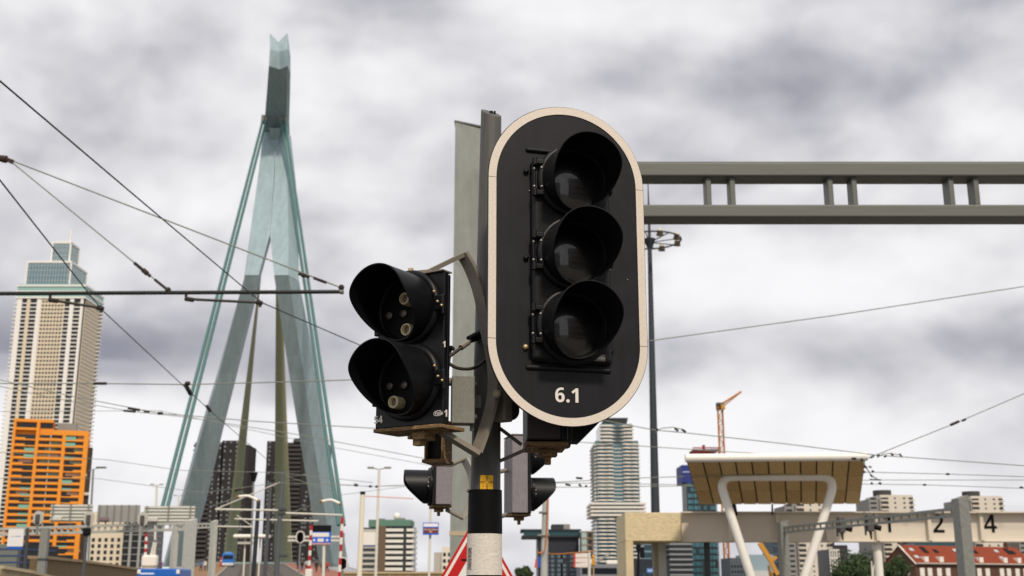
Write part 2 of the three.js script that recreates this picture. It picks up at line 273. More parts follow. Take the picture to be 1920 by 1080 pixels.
function visorGeo(len = 0.163, R = RV) {                                       // a hood: full length over the top, cut away below
  const N = 72, th = 0.0035, pos = [], idx = [];
  const L = (y) => { const q = Math.max(0, (y + R) / (R * 1.2)), k = -0.09 * Math.log(Math.exp(-q / 0.09) + Math.exp(-1 / 0.09)); return 0.03 + (len - 0.03) * Math.max(0, k); };
  for (let i = 0; i < N; i++) { const a = i / N * 2 * Math.PI, c = Math.cos(a), s = Math.sin(a), l = L(s * R);
    for (const [r, z] of [[R, 0], [R * 1.015, l], [R * 1.015 - th, l], [R - th, 0]]) pos.push(c * r, s * r, z); }
  for (let i = 0; i < N; i++) { const A = i * 4, B = ((i + 1) % N) * 4; for (let k = 0; k < 3; k++) idx.push(A + k, B + k, B + k + 1, A + k, B + k + 1, A + k + 1); }
  const g = new THREE.BufferGeometry(); g.setAttribute('position', new THREE.Float32BufferAttribute(pos, 3)); g.setIndex(idx); 
  const f = g.toNonIndexed(); f.computeVertexNormals();
  // smooth the skins round the hood, keep the rim crisp
  const p = f.attributes.position, n = f.attributes.normal; for (let i = 0; i < p.count; i++) { const band = Math.floor(i / 6) % 3; if (band === 1) continue; const x = p.getX(i), y = p.getY(i), l = Math.hypot(x, y), s = band === 0 ? 1 : -1; n.setXYZ(i, s * x / l, s * y / l, 0); }
  f.setAttribute('uv', new THREE.Float32BufferAttribute(new Float32Array(p.count * 2).map((_, k) => { const i = k >> 1; return k & 1 ? p.getZ(i) * 6 : Math.atan2(p.getY(i), p.getX(i)); }), 2)); return f;
}
const visorShape = visorGeo(), doorShape = new THREE.LatheGeometry([[0.097, 0.004], [0.101, 0.016], [0.112, 0.02], [0.121, 0.017], [0.124, 0.008], [0.124, 0]].map(([x, y]) => new THREE.Vector2(x, y)), 56).rotateX(Math.PI / 2);
const lensShape = (() => { const g = new THREE.SphereGeometry(0.3, 40, 12, 0, Math.PI * 2, 0, Math.asin(0.1 / 0.3)); g.translate(0, -0.3 * Math.cos(Math.asin(0.1 / 0.3)) - 0.002, 0).rotateX(Math.PI / 2); const p = g.attributes.position, u = g.attributes.uv; for (let i = 0; i < p.count; i++) u.setXY(i, p.getX(i) * 5, p.getY(i) * 5); return g; })();
const discShape = new THREE.CylinderGeometry(0.098, 0.098, 0.006, 40).rotateX(Math.PI / 2);
const boltShape = new THREE.SphereGeometry(0.0048, 10, 6), nutShape = new THREE.CylinderGeometry(0.006, 0.006, 0.008, 6).rotateX(Math.PI / 2);
function lensUnit(head, x, y, z, side, kind) {
  const door = part(head, 'lens_door', doorShape, sm.housing, x, y, z);
  part(door, 'visor', visorShape, sm.visor, 0, 0, 0.012);
  if (kind === 'tram') part(door, 'lens_mask', discShape, sm.black ?? (sm.black = MB(0x0b0b0d, 0.6, 0.4)), 0, 0, 0.003); else part(door, 'lens', lensShape, sm.lens, 0, 0, 0.004);
  if (kind === 'clip') {                                                       // one wide latch
    part(door, 'latch', [rbox(0.034, 0.05, 0.018, 0.005, side * 0.13, 0.01, 0.014), rbox(0.012, 0.066, 0.012, 0.004, side * 0.142, 0.005, 0.02)], sm.housing);
    for (const [dx, dy, dz] of [[0.124, 0.012, 0.026], [0.143, 0.018, 0.027], [0.143, -0.008, 0.027], [0.112, 0.052, 0.02]]) part(door, 'screw', boltShape, sm.bolt, side * dx, dy, dz);
  } else if (kind !== 'tram') for (const dy of [0.052, -0.052]) {
    part(door, 'hinge', [rbox(0.03, 0.018, 0.016, 0.004, side * 0.118, dy, 0.012), rod(V(side * 0.134, dy - 0.011, 0.014), V(side * 0.134, dy + 0.012, 0.014), 0.0085, 0.0085, 10)], sm.housing);
    part(door, 'screw', boltShape, sm.bolt, side * 0.135, dy - Math.sign(dy) * 0.022, 0.008); part(door, 'screw', boltShape, sm.bolt, side * 0.113, dy - Math.sign(dy) * 0.02, 0.018);
  }
  if (kind === 'hinge') part(door, 'hinge_pin', rod(V(side * 0.134, -0.045, 0.006), V(side * 0.134, 0.045, 0.006), 0.0045, 0.0045, 8), sm.housing);
  return door;
}
function onFace(g, u, v, z = 0) {                                                  // where a photo pixel meets the plane z of a head
  const a = g.worldToLocal(camera.position.clone()), b = g.worldToLocal(P(u, v, 5)), t = (z - a.z) / (b.z - a.z); return a.lerp(b, t);
}
const label = (w, h) => new THREE.PlaneGeometry(w, h);
const makerTex = (ellipse) => print(256, 128, (x, w, h) => { x.fillStyle = ellipse ? '#1b1c20' : '#7d7466'; x.fillRect(0, 0, w, h); x.strokeStyle = '#f2efe8'; x.lineWidth = 9; if (ellipse) { x.beginPath(); x.ellipse(120, 66, 108, 46, -0.05, 0.25, Math.PI * 1.75); x.stroke(); } else { x.beginPath(); x.ellipse(132, 62, 128, 50, 0, 2.3, 3.6); x.stroke(); x.beginPath(); x.moveTo(50, 14); x.lineTo(170, 14); x.stroke(); } x.fillStyle = '#f6f3ec'; x.font = 'bold 76px serif'; x.fillText('Vialis', 34, 92); });
// the pole: slightly tapered and leaning, slant-cut top, black and white bands, yellow sticker
const DP = 3.84, poleTop = P(921, 212, DP), poleLow = P(908, 1060, DP), poleAt = (y) => poleLow.clone().lerp(poleTop, (y - poleLow.y) / (poleTop.y - poleLow.y));
const poleR = (y) => 0.049 + (0.036 - 0.049) * (y - yAt(900, DP)) / (yAt(215, DP) - yAt(900, DP));
const axis = poleTop.clone().sub(poleLow).normalize();
{
  const foot = poleAt(0), g = thing('signal_pole', 'dark grey steel pole with a slant-cut top and black and white bands', 'pole', foot), o = foot;
  const N = 40, ring = (y, slant, r) => { const c = poleAt(y).sub(o), q = []; for (let i = 0; i < N; i++) { const a = -i / N * 2 * Math.PI; q.push(V(c.x + r * Math.cos(a), c.y + slant * (r * Math.cos(a) * 0.35 - r * Math.sin(a) * -0.6), c.z + r * Math.sin(a))); } return q; };
  const ys = [0, 0.5, 1.0, 1.5, 2.0, 2.5, poleTop.y], rings = ys.map((y, i) => ring(y, i === 6 ? -1 : 0, poleR(y)));
  const shaft = hull(rings); { const p = shaft.attributes.position, n = shaft.attributes.normal, uv = shaft.attributes.uv; for (let i = 0; i < p.count; i++) { const c = poleAt(p.getY(i)).sub(o), nx = p.getX(i) - c.x, nz = p.getZ(i) - c.z; if (Math.abs(n.getY(i)) < 0.4) { const l = Math.hypot(nx, nz); n.setXYZ(i, nx / l, 0, nz / l); } uv.setXY(i, Math.atan2(nz, nx) * 0.5, p.getY(i)); } }
  part(g, 'shaft', shaft, sm.pole);
  const top = poleTop.clone().sub(o); for (const [dx, dy, dz, r] of [[0, 0.001, 0.002, 0.006], [-0.012, -0.014, 0.012, 0.005], [0.012, 0.004, -0.004, 0.004]]) part(g, 'drain_hole', new THREE.CylinderGeometry(r, r, 0.012, 12), mat.black, top.x + dx, top.y + dy - dx * 0.35 - dz * 0.6 - 0.002 + 0.6 * 0.004, top.z + dz);
  const band = (y0, y1, m, name) => { const q = (y, r) => { const c = poleAt(y).sub(o); return new THREE.Vector2(r, c.y); }; const r = poleR(y0) + 0.004, geo = new THREE.CylinderGeometry(r, r + 0.0015, y1 - y0 - 0.001, 40, 1, false); const c = poleAt((y0 + y1) / 2).sub(o); return part(g, name, geo, m, c.x, c.y, c.z); };
  const y1 = yAt(919, DP), y2 = yAt(1001, DP), y3 = yAt(1078.5, DP), h = y1 - y2;
  band(y2, y1, MB(0x060607, 0.6, 0.3), 'black_band');
  band(y3, y2, M(0xefe8db, 0.75, { map: tex(256, (x, y) => { const n = tnoise(x, y, 30, 5), wear = (x > 0.6 && x < 0.66 && y > 0.12 && y < 0.66) ? smooth(-0.1, 0.25, tnoise(x * 2, y * 0.7, 60, 4) + 0.12) : 0, sp = tnoise(y, x, 60, 3) > 0.34 ? 0.35 : 0; const k = 0.93 + 0.12 * n - 0.62 * wear - sp; return [k, k, k]; }, true) }), 'white_band').rotation.y = 1.35;
  for (let i = 0; i < 6; i++) { const b1 = y3 - i * h, b0 = b1 - h; if (b0 > 0.05) band(b0, b1, i % 2 ? M(0xefe8db, 0.75) : MB(0x060607, 0.6, 0.3), i % 2 ? 'white_band' : 'black_band'); }
  const sy = yAt(906.5, DP), c = poleAt(sy).sub(o), w = 0.043, R = poleR(sy) + 0.0012;
  const st = new THREE.CylinderGeometry(R, R, 0.045, 12, 1, true, -w / R / 2, w / R);
  part(g, 'sticker', st, M(0xffffff, 0.55, { side: THREE.DoubleSide, map: print(256, 256, (x) => { x.fillStyle = '#ffbe1c'; x.fillRect(0, 0, 256, 256); x.strokeStyle = '#15120c'; x.lineWidth = 5; x.setLineDash([22, 8]); x.beginPath(); x.arc(134, 128, 86, 0, 7); x.stroke(); x.setLineDash([]); x.beginPath(); x.arc(134, 128, 36, 0, 7); x.stroke(); x.lineWidth = 10; x.fillStyle = '#15120c'; for (const k of [-12, 12]) { x.beginPath(); x.moveTo(134 + k, 0); x.lineTo(134 + k, 88); x.moveTo(134 + k, 168); x.lineTo(134 + k, 256); x.moveTo(0, 128 + k); x.lineTo(94, 128 + k); x.moveTo(174, 128 + k); x.lineTo(256, 128 + k); x.stroke(); } x.fillRect(128, 122, 12, 12); x.font = 'bold 34px serif'; x.fillText('R!', 40, 216); x.fillRect(10, 234, 80, 4); }) }), c.x, c.y, c.z).rotation.y = 0.1;
  part(g, 'band_clip', new THREE.SphereGeometry(0.006, 10, 8), sm.bolt, c.x - poleR(y1) - 0.006, yAt(921, DP), c.z + 0.02);
  part(g, 'cable_gland', [rod(poleAt(yAt(634, DP)).sub(o).add(V(-0.028, 0.004, 0.03)), poleAt(yAt(634, DP)).sub(o).add(V(-0.062, -0.016, 0.05)), 0.016, 0.013, 12)], mat.black);
}
// main signal with oval backing board
{
  const D = 3.6, g = thing('traffic_signal', 'three-lamp traffic signal on a black oval backing board with cream edge, numbered 6.1', 'traffic light', P(1065, 490.5, D), 0.27);
  const w = 0.532, h = 1.062, r = w / 2, s = (h - w) / 2, e = 0.027;
  part(g, 'backing_board', new THREE.ExtrudeGeometry(stadium(w, h, 0), { depth: 0.004, bevelEnabled: true, bevelSize: 0.001, bevelThickness: 0.001, curveSegments: 48 }).translate(0, 0, -0.006), sm.plate);
  const arc = (y, a0, a1) => { const q = new THREE.Shape(); q.absarc(0, y, r - 0.0015, a0, a1, false); q.absarc(0, y, r - e, a1, a0, true); q.closePath(); return new THREE.ExtrudeGeometry(q, { depth: 0.0016, bevelEnabled: false, curveSegments: 48 }); };
  const uvm = (geo) => { const p = geo.attributes.position, u = geo.attributes.uv; for (let i = 0; i < p.count; i++) u.setXY(i, p.getX(i) * 24, p.getY(i) * 24); return geo; };
  const gap = 0.0016;
  part(g, 'reflective_strip', uvm(arc(s - 0.02, 0, Math.PI).translate(0, 0.02, 0)), sm.strip);
  part(g, 'reflective_strip', uvm(arc(-s + 0.02, Math.PI, 2 * Math.PI).translate(0, -0.02, 0)), sm.strip);
  for (const x of [-1, 1]) part(g, 'reflective_strip', uvm(span(x > 0 ? r - e : -r + 0.0015, x > 0 ? r - 0.0015 : -r + e, -s + gap, s - gap, 0, 0.0016)), sm.strip);
  const at = (u, v, z = 0) => onFace(g, u, v, z);
  const hc = at(1069, 492), hp = part(g, 'housing', rbox(0.268, 0.668, 0.05, 0.02, hc.x, hc.y, -0.001, 4), sm.housing);
  part(g, 'rear_case', rbox(0.26, 0.7, 0.11, 0.02, hc.x, hc.y, -0.063), sm.housing);
  for (const v of [341, 477, 613]) { const c = at(1075, v, 0.024); lensUnit(g, c.x, c.y, 0.024, -1, 'hinge'); }
  for (const [a, b, v] of [[985, 1148, 287], [985, 1146, 690.5]]) { const A = at(a + 5, v), B = at(b - 5, v + 3); part(g, 'stiffening_rib', new THREE.CapsuleGeometry(0.0085, B.x - A.x, 6, 14).rotateZ(Math.PI / 2).translate((A.x + B.x) / 2, (A.y + B.y) / 2, -0.0005), sm.plate); }
  for (const [u, v, k] of [[986, 322, 0], [986, 484, 0], [985, 651, 1], [1144, 497, 0], [1145, 659, 0], [1143, 360, 0]]) { const c = at(u, v); part(g, 'bolt', new THREE.SphereGeometry(0.0092, 14, 10), k ? sm.brass : sm.housing, c.x, c.y, 0.003); }
  for (const [u, v] of [[1004, 302], [1176, 525], [992, 358], [1144, 506]]) { const c = at(u, v); part(g, 'rivet', new THREE.SphereGeometry(0.0022, 8, 6), sm.brass, c.x, c.y, 0.002); }
  const t = at(1062.5, 741); part(g, 'number', letters('6.1', 0.0455), sm.print, t.x, t.y, 0.0005);
  const k = at(1118.5, 673.5); part(g, 'maker_badge', label(0.041, 0.0215), M(0xffffff, 0.5, { map: makerTex(false) }), k.x, k.y, 0.0252);
  // its clamps on the pole behind
  const a = g.worldToLocal(poleAt(2.95)), b = g.worldToLocal(poleAt(2.2)); for (const q of [a, b]) part(g, 'mounting_arm', bar(q.clone().add(V(0.045, 0, 0.03)), V(hc.x - 0.1, q.y, -0.11), 0.05, 0.012, V(0, 0, 1)), sm.bracket);
}
// bow-shaped brackets that hold the other heads to the pole
function bow(head, ptsUV, D1, D2, w, name) {
  const n = ptsUV.length; const pts = ptsUV.map(([u, v, d]) => head.worldToLocal(P(u, v, d))); return pts;
}
const WIDE = V(0.62, 0, 0.78);
function headCase(g, w, h, d, m = sm.housing) { part(g, 'front_panel', rbox(w, h, 0.022, 0.004, 0, 0, -0.011), sm.housing); part(g, 'case', rbox(w * 0.985, h * 0.985, d, 0.006, 0, 0, -0.0225 - d / 2), m); }
// two-lamp tram signal turned to the left, numbered 54
{
  const D = 3.6, yaw = -0.56, g = thing('tram_signal', 'two-lamp black tram signal with cream ringed spot lamps, numbered 54', 'tram signal', P(768.5, 657, D), yaw);
  const h = 0.48, w = 0.262; headCase(g, w, h, 0.016);
  part(g, 'top_hood', hull([[V(-w / 2, h / 2 + 0.001, 0.004), V(w / 2, h / 2 + 0.001, 0.012), V(w / 2, h / 2 + 0.001, -0.04), V(-w / 2, h / 2 + 0.001, -0.04)], [V(-w / 2, h / 2 + 0.005, 0.004), V(w / 2, h / 2 + 0.005, 0.012), V(w / 2, h / 2 + 0.005, -0.04), V(-w / 2, h / 2 + 0.005, -0.04)]].map((r) => r.slice().reverse())), sm.bracket);
  part(g, 'bottom_tray', rbox(w, 0.012, 0.13, 0.003, 0, -h / 2 - 0.0065, -0.055), sm.dirt);
  const lamps = [[579, [[756, 559, 1], [759, 617, 1], [730, 592, 0], [757, 588, 0]]], [716, [[735, 753, 1], [731, 724, 0], [758, 722, 0]]]];
  for (const [v, spots] of lamps) {
    const c = onFace(g, 767, v, 0), door = lensUnit(g, c.x, c.y, 0.001, 1, 'tram');
    part(door, 'latch', [rbox(0.036, 0.05, 0.018, 0.005, 0.13, 0, 0.014), rbox(0.012, 0.066, 0.014, 0.004, 0.144, -0.006, 0.014)], sm.housing);
    for (const [dx, dy] of [[0.116, 0.036], [0.13, 0.002], [0.146, -0.012]]) part(door, 'screw', boltShape, sm.brass, dx, dy, 0.026);
    for (const [u, vv, lit] of spots) {
      const q = onFace(g, u + (lit ? 3 : 0), vv + (lit ? 1 : 0), lit ? 0.042 : 0.008), x = q.x - c.x, y = q.y - c.y;
      if (lit) { part(door, 'spot_ring', new THREE.LatheGeometry([[0.02, 0], [0.02, 0.036], [0.018, 0.041], [0.0145, 0.041], [0.0135, 0.004]].map(([a, b]) => new THREE.Vector2(a, b)), 28).rotateX(Math.PI / 2), sm.cream, x, y, 0.005); part(door, 'spot_lens', new THREE.CylinderGeometry(0.0138, 0.0138, 0.004, 20).rotateX(Math.PI / 2), sm.lampDim, x, y, 0.03); }
      else { part(door, 'spot_ring', new THREE.TorusGeometry(0.0145, 0.003, 8, 24), sm.housing, x, y, 0.008); part(door, 'spot_lens', new THREE.SphereGeometry(0.013, 16, 8, 0, 6.2832, 0, 1.2).rotateX(Math.PI / 2).scale(1, 1, 0.4), sm.lampDim, x, y, 0.006); }
    }
  }
  const put = (s, size, u, v) => { const q = onFace(g, u, v); part(g, 'number', letters(s, size), sm.print, q.x, q.y, 0.0004); };
  put('54', 0.0235, 710, 787); put('1', 0.0195, 833, 645.5); put('1', 0.0215, 836, 775);
  const k = onFace(g, 822, 774.5); part(g, 'maker_badge', label(0.038, 0.021), M(0xffffff, 0.5, { map: makerTex(true) }), k.x, k.y, 0.0008);
  for (const [u, v] of [[694, 626], [696, 757]]) { const q = onFace(g, u, v); part(g, 'side_clip', rbox(0.02, 0.022, 0.016, 0.004, -w / 2 - 0.003, q.y, -0.004), sm.housing); }
  const L = (u, v, d) => g.worldToLocal(P(u, v, d)), wide = WIDE.clone().applyAxisAngle(UP, -yaw);
  const bend = [L(868, 477, 3.66), L(883, 505, 3.67), L(899, 550, 3.68), L(910, 610, 3.69), L(921, 660, 3.7), L(926, 700, 3.7), L(924, 745, 3.7), L(910, 800, 3.69), L(893, 849, 3.67)];
  part(g, 'bow_bracket', ribbon(bend, 0.052, 0.012, wide), sm.bracket);
  part(g, 'upper_arm', bar(L(800, 511, 3.66), L(872, 476, 3.66), 0.014, 0.03, wide), sm.bracket);
  part(g, 'upper_arm_plate', bar(L(764, 514, 3.64), L(808, 510, 3.655), 0.012, 0.04, wide), sm.bracket);
  part(g, 'lower_arm', bar(L(828, 810, 3.62), L(897, 852, 3.66), 0.015, 0.034, wide), sm.bracket);
  part(g, 'lower_arm_plate', bar(L(786, 811, 3.62), L(836, 808, 3.62), 0.014, 0.05, wide), sm.dirt);
  part(g, 'lower_clamp', [rbox(0.05, 0.026, 0.06, 0.004, L(795, 810, 3.62).x, L(795, 818, 3.62).y, L(795, 810, 3.62).z), rbox(0.03, 0.04, 0.03, 0.003, L(786, 822, 3.62).x, L(786, 824, 3.62).y, L(786, 822, 3.62).z)], sm.dirt);
  part(g, 'bracket_bolt', rod(L(931, 738, 3.68), L(931, 738, 3.64), 0.0135, 0.0135, 16), sm.bolt); part(g, 'bracket_bolt', rod(L(931, 738, 3.66), L(931, 738, 3.632), 0.008, 0.008, 6), sm.brass);
  const cap = L(770, 513, 3.64); part(g, 'bracket_bolt', new THREE.CylinderGeometry(0.009, 0.009, 0.01, 8), sm.brass, cap.x, cap.y + 0.012, cap.z);
  part(g, 'pole_clamp', rbox(0.05, 0.1, 0.05, 0.006, L(942, 768, 3.74).x, L(942, 762, 3.74).y, L(942, 768, 3.74).z), sm.bracket);
  part(g, 'cable', tube([L(838, 672, 3.66), L(854, 660, 3.68), L(868, 650, 3.7), L(882, 640, 3.74)], 0.0058, 24), sm.cable);
  part(g, 'cable_connector', rod(L(864, 652, 3.692), L(878, 642, 3.725), 0.0095, 0.0095, 10), M(0xa89f8e, 0.4, { metalness: 0.5 }));
  part(g, 'cable', tube([L(838, 678, 3.66), L(852, 688, 3.67), L(872, 692, 3.7), L(893, 688, 3.75), L(912, 674, 3.78)], 0.0055, 28), sm.cable);
}
// grey junction box between that signal and the pole
{
  const D = 3.7, c = P(867, 752, D), g = thing('junction_box', 'weathered grey junction box between the tram signal and the pole', 'junction box', c, 0.12);
  part(g, 'lid', rbox(0.073, 0.152, 0.014, 0.003, 0, 0, 0.03), M(0x8f9088, 0.7, { map: mottle, bumpMap: grain, bumpScale: 0.0005 }));
  part(g, 'case', rbox(0.07, 0.15, 0.06, 0.003, 0, 0, -0.0075), M(0x74756f, 0.7));
  for (const y of [0.052, -0.052]) part(g, 'screw', new THREE.CylinderGeometry(0.011, 0.011, 0.014, 12).rotateZ(Math.PI / 2), mat.galvDark, 0.04, y, 0);
  part(g, 'cable_entry', rbox(0.012, 0.022, 0.014, 0.002, 0.03, -0.086, 0.01), mat.galvDark);
  part(g, 'mounting_strap', span(0.035, 0.06, -0.02, 0.02, -0.02, 0.0), mat.galvDark);
}
// thin post and sensor box behind the tram signal
{
  const D = 3.78, c = P(822, 835, D), g = thing('sensor_box', 'small rusty sensor box hanging open-ended beneath the tram signal', 'sensor', c, -0.25);
  const w = 0.062, h = 0.1; part(g, 'frame', [span(-w / 2, -w / 2 + 0.006, -h / 2, h / 2 + 0.03, -0.05, 0.05), span(w / 2 - 0.006, w / 2, -h / 2, h / 2 + 0.03, -0.05, 0.05), span(-w / 2 - 0.006, w / 2 + 0.004, -h / 2 - 0.01, -h / 2 + 0.0005, -0.055, 0.055), span(-w / 2 + 0.0065, w / 2 - 0.0065, h / 2, h / 2 + 0.028, -0.05, 0.05)], sm.dirt);
  part(g, 'window', rbox(0.05, 0.096, 0.06, 0.002, 0, 0, 0), mat.black);
  part(g, 'hanger', rod(V(0, h / 2 + 0.02, 0), V(0.02, 0.32, -0.03), 0.012, 0.012, 10), sm.pole);
  part(g, 'hanger_cap', rbox(0.034, 0.012, 0.034, 0.003, 0.021, 0.325, -0.03), mat.black);
}
// the heads that face away
function sideHead(label, u, v, D, yaw, n, w, h, d, bowPts, arm, casem, opts = {}) {
  const g = thing('traffic_signal', label, 'traffic light', P(u, v, D), yaw); const dz = d / 2;
  part(g, 'front_panel', rbox(w, h, 0.02, 0.004, 0, 0, dz - 0.01), sm.housing); part(g, 'case', rbox(w * 0.98, h * 0.985, d - 0.021, 0.005, 0, 0, -0.0105), casem);
  part(g, 'bottom_tray', rbox(w * 0.8, 0.014, d * 1.05, 0.003, 0, -h / 2 - 0.0075, 0), sm.dirt); part(g, 'top_cap', rbox(w, 0.008, d * 1.04, 0.002, 0, h / 2 + 0.0045, 0), mat.galvDark);
  part(g, 'tray_clamp', [rbox(0.05, 0.024, 0.06, 0.003, 0, -h / 2 - 0.027, 0.01), rbox(0.02, 0.03, 0.02, 0.003, 0, -h / 2 - 0.05, 0.01)], sm.dirt);
  for (let i = 0; i < n; i++) lensUnit(g, 0, ((n - 1) / 2 - i) * 0.238, dz + 0.001, opts.side ?? 1, 'clip');
  const L = (q) => g.worldToLocal(P(...q)); const wd = WIDE.clone().applyAxisAngle(UP, -yaw);
  if (bowPts) part(g, 'bow_bracket', ribbon(bowPts.map(L), 0.075, 0.012, wd), M(0xb9b4aa, 0.6, { map: mottle }));
  for (const [a, b] of arm) part(g, 'arm', rod(L(a), L(b), opts.armR ?? 0.014, opts.armR ?? 0.014, 8), opts.armMat ?? sm.bracket);
  return g;
}
// these two hang on a second banded pole that stands hidden behind the first
const D2 = 7.7;
sideHead('single-lamp black signal in a grey case, pointing sideways beside the pole', 826, 913, D2, -1.42, 1, 0.27, 0.245, 0.125, [[871, 861, D2], [884, 890, D2], [887, 918, D2], [882, 945, D2], [868, 971, D2]], [[[833, 877, D2], [872, 860, D2]], [[836, 955, D2], [869, 972, D2]]], sm.caseGrey);
sideHead('two-lamp signal in a tall mauve-grey case below the numbered oval board', 970, 892, D2, 1.78, 2, 0.27, 0.5, 0.125, null, [[[930, 886, D2], [958, 880, D2]], [[930, 972, D2], [962, 960, D2]]], sm.caseGrey, { side: -1 });
{
  const c = P(907, 950, D2), g = thing('signal_pole', 'second grey signal pole hidden behind the banded pole', 'pole', V(c.x, 0, c.z));
  part(g, 'shaft', rod(V(0, 0, 0), V(0, 2.75, 0), 0.052, 0.048, 20), sm.pole); part(g, 'cap', new THREE.SphereGeometry(0.048, 16, 8, 0, 6.2832, 0, 1.57).scale(1, 0.4, 1), sm.pole, 0, 2.751, 0);
}
sideHead('dark signal case hidden behind the oval board, its dirty tray showing below', 1020, 640, 3.86, 1.62, 3, 0.27, 0.7, 0.13, null, [[[920, 872, 3.84], [1006, 834, 3.84]], [[920, 790, 3.84], [978, 834, 3.84]]], M(0x36302e, 0.6), { side: -1, armR: 0.006, armMat: M(0x7d7466, 0.7) });
sideHead('black hooded signal peeping out behind the tram signal', 778, 716, 3.9, -0.95, 1, 0.24, 0.26, 0.05, null, [[[790, 716, 3.9], [886, 716, 3.86]]], sm.housing);
// acoustic unit on the pole
{
  const c = P(957, 757, 3.78), g = thing('sounder', 'dark rounded sounder fixed to the pole behind the oval board', 'sounder', c, 0.3);
  part(g, 'body', new THREE.CapsuleGeometry(0.03, 0.05, 8, 20).scale(1, 1, 0.8), M(0x3a3531, 0.6)); part(g, 'bracket', rbox(0.05, 0.04, 0.03, 0.004, -0.035, 0, -0.01), sm.bracket);
}
// red-bordered warning triangle behind the pole
{
  const D = 7.45, ap = P(895.6, 961.6, D), g = thing('warning_sign', 'triangular red-bordered warning sign behind the banded pole', 'road sign', V(ap.x, 0, ap.z), 0.12);
  const S = 0.92, H = S * 0.866, y = ap.y, tri = (k) => { const c = y - H * 2 / 3, q = new THREE.Shape(); const v = (a) => [Math.sin(a) * H * 2 / 3 * k, c + Math.cos(a) * H * 2 / 3 * k]; const [a, b, e] = [0, 2.0944, 4.18879].map(v); q.moveTo(...a); q.lineTo(...e); q.lineTo(...b); q.closePath(); return q; };
  const frame = (k0, k1) => { const q = tri(k0); q.holes.push(tri(k1)); return q; }; const ex = (sh, d, z) => new THREE.ExtrudeGeometry(sh, { depth: d, bevelEnabled: false }).translate(0, 0, z);
  part(g, 'panel', ex(tri(0.995), 0.003, -0.003), mat.galv); part(g, 'red_border', ex(frame(1, 0.94), 0.0012, 0.0005), M(0xc01418, 0.4)); part(g, 'white_line', ex(frame(0.94, 0.875), 0.0012, 0.0004), M(0xe8e4dc, 0.5)); part(g, 'red_border', ex(frame(0.875, 0.66), 0.0012, 0.0005), M(0xc01418, 0.4)); part(g, 'white_field', ex(tri(0.66), 0.0012, 0.0004), M(0xe8e4e0, 0.5));
  const q = onFace(g, 869, 1050); part(g, 'black_symbol', span(q.x - 0.013, q.x + 0.15, q.y - 0.006, q.y + 0.006, 0.002, 0.003), mat.black);
  part(g, 'post', rod(V(0.02, 0, -0.03), V(0.02, y - 0.1, -0.03), 0.025, 0.025, 12), mat.galv);
}
// ---------------------------------------------------------------- buildings across the river and along the quay
function building(name, label, u0, u1, vTop, D, depth, o = {}) {                  // front face at distance D * k, sized from the photograph; its own units are k metres
  const k = o.k ?? 1, yaw = o.yaw ?? 0, vm = o.vm ?? (vTop + 1060) / 2, x0 = xAt(u0, vm, D), x1 = xAt(u1, vm, D), xc = (x0 + x1) / 2, h = yAt(vTop, D), g = thing(name, label, o.category ?? 'building', V(xc * k, EYE * (1 - k), -D * k), yaw, o.group);
  g.scale.setScalar(k);
  return { g, w: (x1 - x0) / (Math.cos(yaw) - xc / D * Math.sin(yaw)), h, depth, D, y: (v) => yAt(v, D), x: (u, v = vm) => xAt(u, v, D) - xc };
}
const core = (b, name, m, inset = 0, h = b.h) => part(b.g, name, span(-b.w / 2 + inset, b.w / 2 - inset, 0, h, -b.depth + inset, -inset), m);
// panes set in the front (and the right flank) of a block; too small to pick apart at this distance
function panes(b, name, m, xs, ys, w, h, z = 0.03) { const l = []; for (const x of xs) for (const y of ys) l.push(box(w, h, 0.12, x, y, z - 0.05)); return stuff(b.g, name, l, m); }
const row = (a, c, n) => Array.from({ length: n }, (_, i) => a + (c - a) * (n > 1 ? i / (n - 1) : 0.5));
function floors(b, name, m, y0, dy, n, h, proud, x0 = -b.w / 2, x1 = b.w / 2, z0 = -b.depth) { for (let i = 0; i < n; i++) part(b.g, name, span(x0 - proud, x1 + proud, y0 + i * dy, y0 + i * dy + h, z0 - proud, proud), m); }

